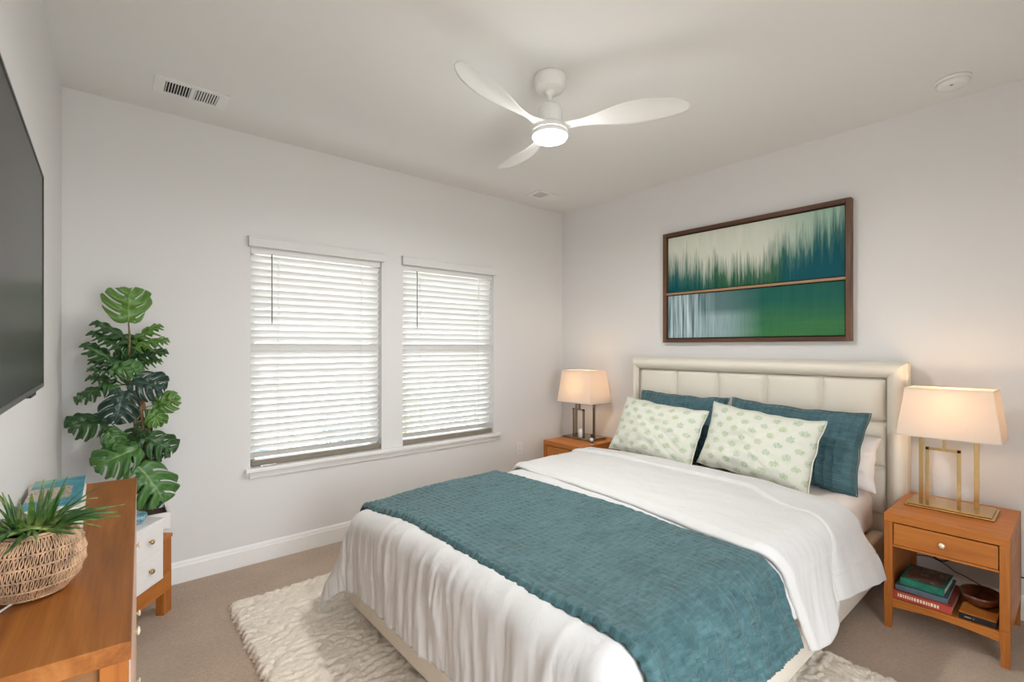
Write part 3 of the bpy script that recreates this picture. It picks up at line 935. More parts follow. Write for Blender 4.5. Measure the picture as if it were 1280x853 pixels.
pillow('pillow', 'white sleeping pillow peeking out behind the right teal sham, by the near lamp', .74, .32, .14, (3.25, 1.105, .595), (3.35, 1.10, .855), (0, -1, 0), M['pillow_white'], seed=4)
pillow('pillow', 'white sleeping pillow hidden mostly behind the left teal sham', .70, .32, .14, (3.25, 2.02, .595), (3.35, 2.02, .855), (0, -1, 0), M['pillow_white'], seed=9)
pillow('pillow', 'teal quilted sham on the right, its whole near edge showing beyond the leaf-print pillow', .80, .47, .15, (3.125, 1.19, .585), (3.29, 1.165, 1.02), (-.04, -1, 0), M['sham'], seed=2, roll=R(-2), uvs=(.5, .8), piping=True)
pillow('pillow', 'teal quilted sham on the left, only its top edge showing above the leaf-print pillow', .72, .47, .15, (3.13, 1.96, .60), (3.31, 1.93, 1.035), (-.02, -1, 0), M['sham'], seed=6, roll=R(-1), uvs=(.5, .8), piping=True)
pillow('pillow', 'white pillow printed with green leaves, front right and overlapping its twin', .70, .42, .16, (2.955, 1.325, .60), (3.085, 1.24, .985), (-.11, -1, 0), M['leafprint'], seed=12, roll=R(-4), flop=1, piping=True)
pillow('pillow', 'white pillow printed with green leaves, on the left end of the bed nearest the windows', .70, .42, .16, (2.935, 2.015, .60), (3.085, 1.93, .970), (-.05, -1, 0), M['leafprint'], seed=17, roll=R(-4), flop=1, piping=True)

# ------------------------------------------------------------------ rug
def rug():
    x0, x1, y0, y1 = .50, 2.47, .22, 2.93
    st = .0075
    nx, nyy = int((x1-x0)/st), int((y1-y0)/st)
    verts = []; faces = []
    for j in range(nyy+1):
        for i in range(nx+1):
            x = x0+i*(x1-x0)/nx; y = y0+j*(y1-y0)/nyy
            ed = min(i, nx-i, j, nyy-j)
            q = Vector((x*30+1.2*nz(x*6, y*6), y*44+1.2*nz(x*5, y*7, 4), 0))
            dd, _ = noise.voronoi(q)
            lump = math.sqrt(max(0, 1-min(1, dd[0]*1.15)**2))
            gro = .006*min(1, abs(math.sin((y+.04*nz(x*3, y*3))*PI/.19))*5)+.004*nz(x*5, y*5, 2)
            z = .008+.018*lump+gro*1.2
            if ed == 0: z = .002
            elif ed == 1: z *= .75
            # ragged tufted border
            ox = oy = 0
            fe = .014*(math.sin((y if (i < 4 or i > nx-4) else x)*2*PI/.045)*.6+nz(x*30, y*30))
            if i < 4: ox = -fe*(4-i)/4
            if i > nx-4: ox = fe*(i-nx+4)/4
            if j < 4: oy = -fe*(4-j)/4
            if j > nyy-4: oy = fe*(j-nyy+4)/4
            verts.append((x+ox+.002*nz(x*90, y*90), y+oy+.002*nz(x*90, y*90, 5), z))
    W = nx+1
    for j in range(nyy):
        for i in range(nx): faces.append((j*W+i, j*W+i+1, (j+1)*W+i+1, (j+1)*W+i))
    me = bpy.data.meshes.new('area_rug'); me.from_pydata(verts, [], faces)
    me.polygons.foreach_set('use_smooth', [True]*len(me.polygons)); me.materials.append(M['rug'])
    o = bpy.data.objects.new('area_rug', me); COL.objects.link(o)
    tag(o, 'thick cream tufted wool rug lying on the carpet under the bed', 'rug')
rug()

# ------------------------------------------------------------------ nightstands (by the bed)
def nightstand(label, loc, group):
    t = thing('nightstand', label, 'nightstand', loc, 0, group)
    W2, Dp, H = .219, .54, .565     # half width (y), depth (x), height
    b = .0025
    obj('tabletop', B(0, Dp, -W2, W2, H-.040, H, b), M['wood'], t)
    for s in (-1, 1):
        obj('side_panel', B(.02, Dp-.01, s*W2, s*(W2-.022), .135, H-.040, b), M['woodX'], t)
        for x in (0, Dp-.036):
            bm = bmesh.new()
            y0, y1 = s*W2, s*(W2-.034)
            # leg tapers below the case
            box(bm, x, x+.036, y0, y1, .16, H-.040, b)
            tp = .006
            vs = [bm.verts.new(p) for p in [(x+tp, y0-s*tp*.3, 0), (x+.036-tp, y0-s*tp*.3, 0), (x+.036-tp, y1+s*tp, 0), (x+tp, y1+s*tp, 0), (x, y0, .16), (x+.036, y0, .16), (x+.036, y1, .16), (x, y1, .16)]]
            for q in [(0, 1, 2, 3), (0, 4, 5, 1), (1, 5, 6, 2), (2, 6, 7, 3), (3, 7, 4, 0), (4, 7, 6, 5)]: bm.faces.new([vs[k] for k in q])
            bmesh.ops.recalc_face_normals(bm, faces=bm.faces)
            obj('leg', bm, M['woodZ'], t)
    dr = obj('drawer', B(.004, Dp-.05, -W2+.037, W2-.037, H-.148, H-.046, b), M['wood'], t)
    bm = bmesh.new(); lathe(bm, [(0, 0), (.005, 0), (.005, .010), (.011, .014), (.013, .020), (.009, .026), (0, .027)], 20)
    k = obj('knob', bm, M['knob'], dr, True, (.004, 0, H-.095), (0, R(-90), 0))
    obj('drawer_divider', B(.006, Dp-.04, -W2+.022, W2-.022, H-.160, H-.150), M['woodX'], t)
    obj('shelf', B(.006, .42, -W2+.022, W2-.022, .128, .150, b), M['wood'], t)
    bm = bmesh.new()
    # arched apron under the shelf
    n = 16; a = []
    for i in range(n+1):
        y = -W2+.034+(2*W2-.068)*i/n; z = .128-.022+.014*math.sin(PI*i/n)
        a.append((bm.verts.new((.006, y, .130)), bm.verts.new((.006, y, z)), bm.verts.new((.024, y, .130)), bm.verts.new((.024, y, z))))
    for p, q in zip(a, a[1:]):
        bm.faces.new((p[0], p[1], q[1], q[0])); bm.faces.new((p[2], q[2], q[3], p[3])); bm.faces.new((p[1], p[3], q[3], q[1]))
    bmesh.ops.recalc_face_normals(bm, faces=bm.faces)
    obj('apron', bm, M['wood'], t)
    return t
NG = 'matching wooden nightstands either side of the bed'
nightstand('honey wood nightstand with open shelf of books, on the near side of the bed', (2.955, .422, 0), NG)
nightstand('honey wood nightstand beyond the bed in the far room corner', (2.965, 2.862, 0), NG)

# ------------------------------------------------------------------ table lamps
def lamp(label, loc, metal, z0, z1, yc_off=0, rz=0, warm=BED_W):
    t = thing('table_lamp', label, 'lamp', loc, rz, 'rectangular shade lamps on the nightstands')
    # base plate, long side along y
    bm = bmesh.new(); box(bm, -.115, .115, -.168, .168, 0, .010, .003); box(bm, -.105, .105, -.158, .158, .010, .018, .004)
    obj('base', bm, metal, t)
    s = .0075
    bm = bmesh.new()
    for y in (-.092, .120):
        box(bm, .03-s, .03+s, y-s*1.3, y+s*1.3, .018, z0+.06, .001)
    box(bm, .03-s, .03+s, -.092, .120, z0+.045, z0+.058, .001)
    obj('post', bm, metal, t)
    bm = bmesh.new(); ft = z0-.060
    for y in (-.036, .084): box(bm, -.045-s, -.045+s, y-s, y+s, .018, ft, .001)
    box(bm, -.045-s, -.045+s, -.036-s, .084+s, ft-.013, ft, .001)
    box(bm, -.045-s, -.035+s, -.006+.02, .006+.02, ft, z0+.05, .001); box(bm, -.04, .03, .015, .025, z0+.045, z0+.055)
    obj('inner_frame', bm, metal, t)
    # shade: tapered rectangular shell, open top and bottom
    bm = bmesh.new(); lo_, hi_ = (.145, .196), (.115, .166)
    def ring(hx, hy, z):
        pts = []; rc = .006
        for sx_, sy_, a0 in ((1, 1, 0), (-1, 1, 90), (-1, -1, 180), (1, -1, 270)):
            for k in range(4):
                a = R(a0+k*30); pts.append(bm.verts.new((sx_*(hx-rc)+rc*math.cos(a), sy_*(hy-rc)+rc*math.sin(a), z)))
        return pts
    N = 8; prev = None
    for i in range(N+1):
        f_ = i/N; r_ = ring(lo_[0]+(hi_[0]-lo_[0])*f_, lo_[1]+(hi_[1]-lo_[1])*f_, z0+(z1-z0)*f_)
        if prev:
            for k in range(len(r_)): bm.faces.new((prev[k], prev[(k+1) % len(r_)], r_[(k+1) % len(r_)], r_[k]))
        prev = r_
    sh = obj('lamp_shade', bm, M['shade'], t)
    m = sh.modifiers.new('thickness', 'SOLIDIFY'); m.thickness = .0015; m.offset = -1
    for (hx, hy), z in ((lo_, z0+.004), (hi_, z1-.004)):
        bm = bmesh.new()
        tube(bm, [(hx-.002, hy-.002, z), (-hx+.002, hy-.002, z), (-hx+.002, -hy+.002, z), (hx-.002, -hy+.002, z)], .0028, 6, closed=True)
        obj('shade_trim', bm, M['shade_trim'], sh)
    bm = bmesh.new(); lathe(bm, [(0, z0+.05), (.014, z0+.05), (.014, z0+.085), (.022, z0+.105), (.030, z0+.135), (.022, z0+.160), (0, z0+.170)], 20)
    obj('bulb', bm, M['bulb'], t, True)
    L = bpy.data.lights.new('bedside_glow', 'POINT'); L.energy = warm; L.color = (1, .66, .38); L.shadow_soft_size = .045
    lo = bpy.data.objects.new('bedside_glow', L); link(lo, t); lo.location = (0, 0, z0+.14)
    return t
lamp('large lamp with cream rectangular shade and brass frame on the near nightstand', (3.285, .437, .565), M['brass'], .365, .610)
lamp('lamp with pale rectangular shade and dark bronze frame on the far nightstand', (3.30, 2.905, .565), M['bronze'], .325, .612)

# ------------------------------------------------------------------ small items on and in the nightstands
def book(label, loc, w_, d_, h_, cover, rz=0, group='books stacked on the nightstand shelf', page=(.78, .74, .64), art=None, spine=None):
    """spine faces -x; w along y, d along x"""
    t = thing('book', label, 'book', loc, rz, group)
    c = .003
    bm = bmesh.new(); box(bm, 0, d_, -w_/2, w_/2, 0, c, .001); box(bm, 0, d_, -w_/2, w_/2, h_-c, h_, .001); box(bm, 0, c, -w_/2, w_/2, 0, h_, .001)
    obj('cover', bm, cover, t)
    obj('page_block', B(c, d_-.005, -w_/2+.004, w_/2-.004, c, h_-c), M['pages'], t)
    if art: obj('cover_picture', B(.012, d_-.012, -w_/2+.012, w_/2-.012, h_, h_+.0006), art, t)
    if spine: obj('spine_lettering', spine_letters(w_, h_), spine, t)
    return t
def spine_letters(w_, h_):
    bm = bmesh.new(); y = w_/2-.018; random.seed(int(w_*1000))
    while y > -w_/2+.05:
        l = random.uniform(.004, .009); box(bm, -.0006, .0003, y, y-l, h_*.32, h_*.70); y -= l+.0035
    return bm
t = NT('page_edges'); f = t.noise(t.coord('Object', (1, 1, 500)), 1, 2)
t.base(t.mix(f, (.55, .50, .42), (.80, .76, .67))); t.set(Roughness=.9); M['pages'] = t.m
M['bk_red'] = simple('book_red', (.40, .055, .035), .5, var=.15)
M['bk_slate'] = simple('book_slate', (.07, .11, .14), .5, var=.15)
M['bk_green'] = simple('book_green', (.008, .13, .085), .45, var=.35, scale=25)
M['bk_letter'] = simple('spine_foil', (.80, .68, .52), .5)
t = NT('brown_floral_cover'); f = t.noise(t.coord('Object'), 45, 4, .7, 1.2)
t.base(t.ramp(f, [(.35, (.025, .015, .012)), (.55, (.13, .07, .05)), (.7, (.42, .30, .22))])); t.set(Roughness=.45); M['floral'] = t.m
SZ = .150
book('red and cream book at the bottom of the stack on the nightstand shelf', (2.972, .500, SZ), .215, .29, .040, M['bk_red'], 0, spine=M['bk_letter'])
book('slate blue book in the middle of the stack on the nightstand shelf', (2.985, .505, SZ+.0405), .195, .27, .026, M['bk_slate'], R(1))
book('green book with dark floral cover on top of the stack on the nightstand shelf', (2.995, .503, SZ+.067), .165, .22, .036, M['bk_green'], R(-1), art=M['floral'])
t = thing('media_box', 'flat black box with a wooden top under the bowl on the nightstand shelf', 'box', (2.975, .308, SZ))
obj('case', B(0, .20, -.062, .062, 0, .028, .002), simple('black_gloss', (.012, .012, .013), .25, bump=0), t)
obj('top_cover', B(0.001, .199, -.061, .061, .028, .031, .001), M['wood'], t)
bm = bmesh.new(); lathe(bm, [(0, 0), (.0016, 0), (.0016, .001), (0, .001)], 10)
obj('status_light', bm, M['knob'], t, False, (-.0005, .012, .014), (0, R(-90), 0))
bm = bmesh.new(); box(bm, -.0006, .0002, .020, .042, .012, .016); obj('front_marking', bm, M['grey_plastic'], t)
bm = bmesh.new(); lathe(bm, [(0, 0), (.040, 0), (.048, .006), (.070, .028), (.080, .050), (.079, .056), (.074, .056), (.060, .030), (.035, .012), (0, .010)], 40, sx=1.15, sy=.95)
t = NT('dark_bowl_wood'); v = t.coord('Object', (1, 1, 6)); f = t.noise(v, 22, 4, .6, .5)
t.base(t.ramp(f, [(.3, (.035, .012, .006)), (.55, (.15, .05, .022)), (.75, (.28, .11, .05))])); t.set(Roughness=.3); t.bump(f, .2, .003)
tag(obj('wooden_bowl', bm, t.m, None, True, (3.13, .310, SZ+.0315)), 'dark carved wooden bowl resting on a black box on the nightstand shelf', 'bowl')
# loose cables on the wall behind the near nightstand
def cable(name, label, pts, r, mat, cat='cable', group=None):
    # Catmull-Rom smoothing
    P = [Vector(p) for p in pts]; P = [P[0]]+P+[P[-1]]; out = []
    for i in range(1, len(P)-2):
        for k in range(8):
            s = k/8; a, b, c, d = P[i-1:i+3]
            out.append(.5*((2*b)+(-a+c)*s+(2*a-5*b+4*c-d)*s*s+(-a+3*b-3*c+d)*s**3))
    out.append(P[-2]); bm = bmesh.new(); tube(bm, out, r, 8)
    return tag(obj(name, bm, mat, None, True), label, cat, group)
xw = XB-.018
CG = 'black cables behind the near nightstand'
cable('power_cable', 'black cable drooping behind the books on the near nightstand shelf', [(xw, .575, .30), (xw, .562, .24), (xw-.005, .543, .215), (xw-.012, .505, .203), (xw, .464, .22), (xw-.01, .392, .223), (xw, .37, .213), (xw-.01, .324, .218), (xw, .274, .215), (xw, .19, .22)], .0035, M['cord_black'], group=CG)
cable('power_cable', 'thin black cable crossing behind the bowl on the near nightstand shelf', [(xw-.02, .66, .20), (xw-.02, .611, .205), (xw-.02, .557, .213), (xw-.022, .507, .200), (xw-.02, .482, .186), (xw-.022, .45, .166), (xw-.02, .41, .155), (xw-.02, .33, .12)], .0026, M['cord_black'], group=CG)

# on the far nightstand: a white candle jar and a small dark bottle
t = thing('candle_jar', 'small white candle jar standing on the base of the far lamp', 'candle', (3.245, 2.895, .583))
bm = bmesh.new(); lathe(bm, [(0, 0), (.016, 0), (.018, .004), (.018, .062), (.015, .066), (0, .066)], 24); obj('jar', bm, M['plastic_white'], t)
bm = bmesh.new(); lathe(bm, [(0, .066), (.016, .066), (.016, .072), (0, .073)], 24); obj('lid', bm, M['white_lacquer'], t)
t = thing('small_bottle', 'small dark-capped bottle at the edge of the far nightstand beside the lamp', 'bottle', (3.125, 2.665, .565))
bm = bmesh.new(); lathe(bm, [(0, 0), (.014, 0), (.015, .003), (.015, .045), (.008, .056), (.006, .060), (0, .060)], 20); obj('bottle_body', bm, M['plastic_white'], t)
bm = bmesh.new(); lathe(bm, [(.008, .058), (.009, .060), (.009, .084), (.006, .088), (0, .088)], 16); obj('cap', bm, M['dark'], t)
bm = bmesh.new(); lathe(bm, [(.0152, .010), (.0154, .010), (.0154, .036), (.0152, .036)], 20); obj('label_band', bm, M['bronze'], t)

# ------------------------------------------------------------------ television
t = thing('television', 'large black flat television mounted on the left wall', 'television', (-.12, 1.2785, 1.28))
TW, TH = .4795, .552
obj('back_case', B(-.038, -.010, -TW+.01, TW-.01, .01, TH-.01, .004), M['dark'], t)
bm = bmesh.new(); c = .006
box(bm, -.014, .0, -TW, -TW+c, 0, TH, .0015); box(bm, -.014, .0, TW-c, TW, 0, TH, .0015); box(bm, -.014, 0, -TW+c, TW-c, 0, c+.004, .0015); box(bm, -.014, 0, -TW+c, TW-c, TH-c, TH, .0015)
obj('bezel', bm, simple('tv_bezel', (.04, .04, .042), .3, .6, bump=0), t)
scr = NT('tv_screen'); scr.base((.008, .008, .007)); scr.set(Roughness=.25); scr.b.inputs['Specular IOR Level'].default_value = .1
obj('screen', B(-.010, -.002, -TW+c, TW-c, c+.004, TH-c), scr.m, t)
obj('wall_mount', B(-.095, -.036, -.16, .16, .15, .42, .003), M['dark'], t)
obj('sensor_tab', B(-.012, -.001, .20, .30, -.008, 0, .001), M['dark'], t)

# ------------------------------------------------------------------ dresser under the television
ang = math.atan2(.101-.037, 2.456-1.097)
t = thing('dresser', 'long wooden dresser in the left foreground with a spiky plant in a basket on top', 'dresser', (.037, 1.097, 0), -ang)
DL = 1.360; DD = .235; DH = .86
obj('dresser_top', B(-DD, 0, 0, DL, DH-.034, DH, .0015), M['woodD'], t)
obj('side_panel', B(-DD+.012, -.030, .022, .040, .10, DH-.034), M['woodDX'], t)
obj('side_panel', B(-DD+.012, -.030, DL-.040, DL-.022, .10, DH-.034), M['woodDX'], t)
obj('back_panel', B(-DD+.004, -DD+.014, .02, DL-.02, .10, DH-.034), M['woodDX'], t)
obj('bottom_panel', B(-DD+.012, -.030, .040, DL-.040, .10, .12), M['woodDX'], t)
for y in (.006, DL-.050):
    for x in (-.044, -DD):
        obj('leg', B(x, x+.040, y, y+.044, 0, DH-.034, .002), M['woodZ'], t)
pk = simple('pale_front_edge', (.62, .42, .31), .45, bump=0)
for r_, (z0, z1) in enumerate(((.595, .815), (.36, .585), (.13, .35))):
    for k in range(2):
        y0 = .052+k*(DL-.10)/2; y1 = y0+(DL-.10)/2-.006
        d_ = obj('drawer', B(-.024, -.001, y0, y1, z0, z1, .002), pk, t)
        for yy in ((y0+y1)/2,):
            bm = bmesh.new(); lathe(bm, [(0, 0), (.004, 0), (.004, .005), (.009, .007), (.010, .010), (.007, .012), (0, .013)], 18)
            obj('knob', bm, M['knob'], d_, True, (0, yy, (z0+z1)/2), (0, R(90), 0))

# ------------------------------------------------------------------ books on the dresser
t = NT('beach_cover'); tcn = t.node('ShaderNodeTexCoord'); sp = t.node('ShaderNodeSeparateXYZ'); t.link(tcn.outputs['Generated'], sp.inputs[0])
gx, gy = sp.outputs[0], sp.outputs[1]
nw = t.noise(t.coord('Object', (1, 1, 1)), 30, 4, .7, 1.0)
sea = t.ramp(nw, [(.35, (.005, .14, .22)), (.55, (.01, .27, .36)), (.68, (.10, .46, .50))])
sand = t.ramp(t.noise(t.coord('Object', (3, 1, 1)), 38, 4, .8, 1.5), [(.36, (.05, .03, .03)), (.50, (.50, .38, .28)), (.7, (.72, .63, .50))])
inb = t.math('MULTIPLY', t.math('GREATER_THAN', gy, .34), t.math('LESS_THAN', gy, .70))
inb = t.math('MULTIPLY', inb, t.math('LESS_THAN', gx, .78))
wht = t.math('LESS_THAN', t.math('ADD', gy, t.math('MULTIPLY', nw, .1)), .15)
c = t.mix(inb, sea, sand); c = t.mix(t.math('GREATER_THAN', t.math('ADD', gy, t.math('MULTIPLY', gx, -.25)), .80), c, (.16, .40, .26))
c = t.mix(wht, c, (.75, .73, .66)); t.base(c); t.set(Roughness=.3); M['beach'] = t.m
M['cream_cover'] = simple('cream_cover', (.78, .75, .68), .5)
def flat_book(label, cx, y0, y1, hw, z, h_, art=None, rz=0):
    t = thing('coffee_table_book', label, 'book', (cx, (y0+y1)/2, z), rz, 'large books on the dresser')
    hl = (y1-y0)/2; c = .003
    bm = bmesh.new(); box(bm, -hw, hw, -hl, hl, 0, c, .001); box(bm, -hw, hw, -hl, hl, h_-c, h_, .001); box(bm, -hw, -hw+c, -hl, hl, 0, h_, .001)
    obj('cover', bm, M['cream_cover'], t)
    obj('page_block', B(-hw+c, hw-.003, -hl+.003, hl-.003, c, h_-c), M['pages'], t)
    if art: obj('cover_picture', B(-hw+.001, hw-.001, -hl+.001, hl-.001, h_, h_+.0008), art, t)
flat_book('thick cream book at the bottom of the stack on the dresser behind the basket', -.115, 1.80, 2.26, .068, DH, .036)
flat_book('large book with turquoise sea cover on top of the stack on the dresser', -.114, 1.84, 2.28, .065, DH+.0365, .032, M['beach'], R(-.5))

# ------------------------------------------------------------------ basket plant
def basket_plant():
    t = thing('basket_plant', 'spiky green plant in a round woven rattan basket on the dresser', 'potted plant', (-.118, 1.45, DH))
    RR = .088; HB = .138
    prof = [(0, .002), (.040, .002), (.056, .006), (.075, .026), (.086, .058), (.0855, .088), (.078, .114), (.064, .130), (.057, .133), (.050, .128), (.052, .105), (.050, .08), (0, .08)]
    bm = bmesh.new(); lathe(bm, [(r*.955, z) for r, z in prof], 64)
    inner = obj('basket', bm, M['basket_in'], t, True)
    def pr(z):
        for (r0, z0), (r1, z1) in zip(prof[2:8], prof[3:9]):
            if z0 <= z <= z1: return r0+(r1-r0)*(z-z0)/(z1-z0)
        return prof[8][0]
    bm = bmesh.new()
    rows = [.006, .030, .055, .080, .104, .131]
    n = 74
    for ri, (z0, z1) in enumerate(zip(rows, rows[1:])):
        for k in range(n):
            a = 2*PI*k/n+ri*.04+random.uniform(-.01, .01)
            for s in (-1, 1):
                pts = []
                for q in range(6):
                    f_ = q/5; z = z0+(z1-z0)*f_
                    aa = a+s*.026*math.sin(f_*PI)+.05*(f_-.5)+random.uniform(-.004, .004)
                    rr = pr(z)+.0012
                    pts.append((rr*math.cos(aa), rr*math.sin(aa), z))
                tube(bm, pts, .00135, 4, caps=False)
    for z in rows:
        for ph in (0, PI):
            pts = []
            for k in range(160):
                a = 2*PI*k/160; rr = pr(min(.1305, z))+.0022+.0014*math.sin(a*n/2+ph)
                pts.append((rr*math.cos(a), rr*math.sin(a), z+.0016*math.cos(a*n/2+ph)))
            tube(bm, pts, .0015, 4, closed=True)
    pts = [(.0575*math.cos(2*PI*k/60), .0575*math.sin(2*PI*k/60), .1335) for k in range(60)]
    tube(bm, pts, .004, 6, closed=True)
    obj('woven_strands', bm, M['rattan'], inner)
    bm = bmesh.new(); lathe(bm, [(0, .112), (.030, .114), (.053, .108)], 32); obj('soil', bm, M['soil'], t)
    rnd = random.Random(5)
    bm = bmesh.new()
    for i in range(95):
        a = rnd.uniform(0, 2*PI); el = R(rnd.uniform(12, 84)); L = rnd.uniform(.085, .145)*(1.12-.35*math.sin(el)*.5)
        # keep clear of the wall
        base = Vector((.022*math.cos(a), .022*math.sin(a), .112))
        d = Vector((math.cos(a)*math.cos(el), math.sin(a)*math.cos(el), math.sin(el)))
        if d.x < -.25: L *= .62
        side = Vector((-math.sin(a), math.cos(a), 0)); wmax = rnd.uniform(.0042, .0075)
        n_ = 10; rws = []; p = base.copy(); dd = d.copy(); tw = rnd.uniform(-.6, .6)
        for q in range(n_+1):
            f_ = q/n_
            wd = wmax*(math.sin(min(1, f_*1.6+.25)*PI/2))*(1-f_**2.4)+.0003
            upv = side.cross(dd).normalized()
            sd = (side*math.cos(tw*f_)+upv*math.sin(tw*f_))
            rws.append((bm.verts.new(p-sd*wd+upv*wd*.35), bm.verts.new(p-upv*wd*.25), bm.verts.new(p+sd*wd+upv*wd*.35)))
            dd = (dd+Vector((0, 0, -.095*(1+rnd.uniform(-.3, .3))))).normalized()
            p = p+dd*(L/n_)
            if p.z < .140 and math.hypot(p.x, p.y) > .045: p.z = .140+.002*rnd.random()
        for r0, r1 in zip(rws, rws[1:]):
            for k in (0, 1):
                f = bm.faces.new((r0[k], r0[k+1], r1[k+1], r1[k])); f.smooth = True
    fo = obj('foliage', bm, M['spiky'], t)
    m = fo.modifiers.new('thickness', 'SOLIDIFY'); m.thickness = .0012
    # one broad leaf lying over the front rim
    bm = bmesh.new(); rws = []
    for q in range(13):
        f_ = q/12; p = Vector((-.050+.085*f_, -.046-.010*math.sin(f_*PI), .137+.016*math.sin(f_*PI))); wd = .013*math.sin(min(1, f_*1.3+.1)*PI)**.7+.0004 if f_ < .92 else .0012
        rws.append((bm.verts.new(p+Vector((0, -wd, -.002))), bm.verts.new(p), bm.verts.new(p+Vector((0, wd, .004)))))
    for r0, r1 in zip(rws, rws[1:]):
        for k in (0, 1): bm.faces.new((r0[k], r0[k+1], r1[k+1], r1[k])).smooth = True
    o = obj('broad_leaf', bm, M['spiky'], t); m = o.modifiers.new('thickness', 'SOLIDIFY'); m.thickness = .0015
basket_plant()
cable('white_cable', 'thin white cable lying on the dresser beside the basket', [(-.185, 1.30, DH+.004), (-.170, 1.34, DH+.004), (-.155, 1.375, DH+.004), (-.142, 1.40, DH+.004)], .0022, M['cord_white'])

# ------------------------------------------------------------------ corner cabinet with planter
ca = math.atan2(.8, .6)
t = thing('corner_cabinet', 'small white two-drawer cabinet on a wooden stand between dresser and plant', 'cabinet', (.272, 3.105, 0), ca-PI/2)
# local y runs along the front toward the corner leg, local +x faces the room
obj('leg', B(-.040, 0, -.062, 0, 0, .395, .002), M['woodZ'], t)
obj('leg', B(-.040, 0, -.40, -.366, 0, .395, .002), M['woodZ'], t)
obj('leg', B(-.185, -.150, -.062, 0, 0, .395, .002), M['woodZ'], t)
obj('side_panel', B(-.150, -.040, -.020, -.004, .130, .390, .002), M['woodZ'], t)
obj('leg', B(-.185, -.150, -.40, -.366, 0, .395, .002), M['woodZ'], t)
obj('top_frame', B(-.185, .004, -.404, .004, .385, .405, .002), M['wood'], t)
obj('front_rail', B(-.014, .018, -.366, -.036, .130, .222, .002), M['wood'], t)
body = obj('drawer_case', B(-.120, .040, -.404, -.128, .225, .520, .002), M['white_lacquer'], t)
obj('case_top', B(-.124, .046, -.408, -.124, .520, .530, .002), M['white_lacquer'], body)
for z0, z1 in ((.235, .370), (.376, .512)):
    d_ = obj('drawer', B(.039, .0435, -.396, -.136, z0, z1, .0015), M['white_lacquer'], t)
    bm = bmesh.new(); lathe(bm, [(0, 0), (.004, 0), (.004, .008), (.011, .012), (.012, .018), (.008, .023), (0, .024)], 18)
    obj('knob', bm, M['brass'], d_, True, (.043, -.235, (z0+z1)/2+.004), (0, R(90), 0))
def loc2w(x, y, z):
    a = ca-PI/2; return (.272+x*math.cos(a)-y*math.sin(a), 3.105+x*math.sin(a)+y*math.cos(a), z)
bm = bmesh.new(); lathe(bm, [(0, 0), (.026, 0), (.030, .004), (.046, .028), (.048, .044), (.045, .044), (.040, .026), (.022, .007), (0, .006)], 32)
t = NT('blue_glass_bowl'); f = t.noise(t.coord('Object', (1, 1, 3)), 60, 3, .6, 1)
t.base(t.ramp(f, [(.4, (.02, .12, .20)), (.5, (.35, .55, .62)), (.62, (.03, .22, .33))])); t.set(Roughness=.1)
tag(obj('glass_bowl', bm, t.m, None, True, loc2w(-.035, -.215, .5305)), 'small blue patterned bowl on top of the white drawer cabinet', 'bowl')

# ------------------------------------------------------------------ monstera
def monstera_leaf(parent, base, tip, wr, tone, seed):
    base, tip = Vector(base), Vector(tip)
    ax = tip-base; L = ax.length; ax.normalize()
    view = (Vector((0, 0, 1.384))-(base+parent.location)).normalized()
    rnd = random.Random(seed)
    nrm = (view*(.62 if wr <= .55 else 1.0)+Vector((0, 0, .30 if tone == 'k' else (.85 if wr <= .55 else .50)))+Vector((rnd.uniform(-.35, .35), 0, rnd.uniform(-.25, .25)))).normalized()
    nrm = (nrm-ax*nrm.dot(ax)).normalized(); sd = ax.cross(nrm).normalized()
    NT_, NS = 54, 9; lobes = 3.8; bm = bmesh.new(); uvd = {}
    uvl = bm.loops.layers.uv.new('UVMap')
    hw = L*(wr*1.15-.03)*.60
    def width(t_):
        return hw*(math.sin(PI*min(1, (t_*.93+.07))**.72)**.75)
    for s in (-1, 1):
        rows = []
        for i in range(NT_+1):
            t_ = i/NT_; r = []
            ph = (t_*lobes+(.0 if s < 0 else .35)) % 1.0
            for j in range(NS+1):
                q = j/NS
                w_ = width(t_)*(1-.10*(abs(2*ph-.85)**2.2))
                x = s*q*w_
                fwd = t_*L*.92 + q*q*w_*.62 - .18*L*q*(1-t_)**3
                z = .16*w_*q*(1-q)*2 - .30*w_*q*q + .014*math.sin(ph*2*PI)*q - .16*L*(t_-.35)**2*1.0 + .010*nz(t_*4+seed, q*3*s)
                P = base+sd*x+ax*fwd+nrm*z
                r.append((bm.verts.new(P), (.5+s*q*.5, t_)))
            rows.append(r)
        for i in range(NT_):
            ph = ((i+.5)/NT_*lobes+(.0 if s < 0 else .35)) % 1.0
            for j in range(NS):
                if ph > .80 and j >= 3 and .10 < i/NT_ < .93: continue
                a, b, c, d = rows[i][j], rows[i][j+1], rows[i+1][j+1], rows[i+1][j]
                try: f = bm.faces.new((a[0], b[0], c[0], d[0]))
                except ValueError: continue
                f.smooth = True
                for lp, q in zip(f.loops, (a, b, c, d)): lp[uvl].uv = q[1]
    loose = [v for v in bm.verts if not v.link_faces]
    bmesh.ops.delete(bm, geom=loose, context='VERTS')
    bmesh.ops.remove_doubles(bm, verts=bm.verts, dist=.0004)
    bmesh.ops.recalc_face_normals(bm, faces=bm.faces)
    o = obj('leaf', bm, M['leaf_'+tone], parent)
    m = o.modifiers.new('thickness', 'SOLIDIFY'); m.thickness = .0012
    return o
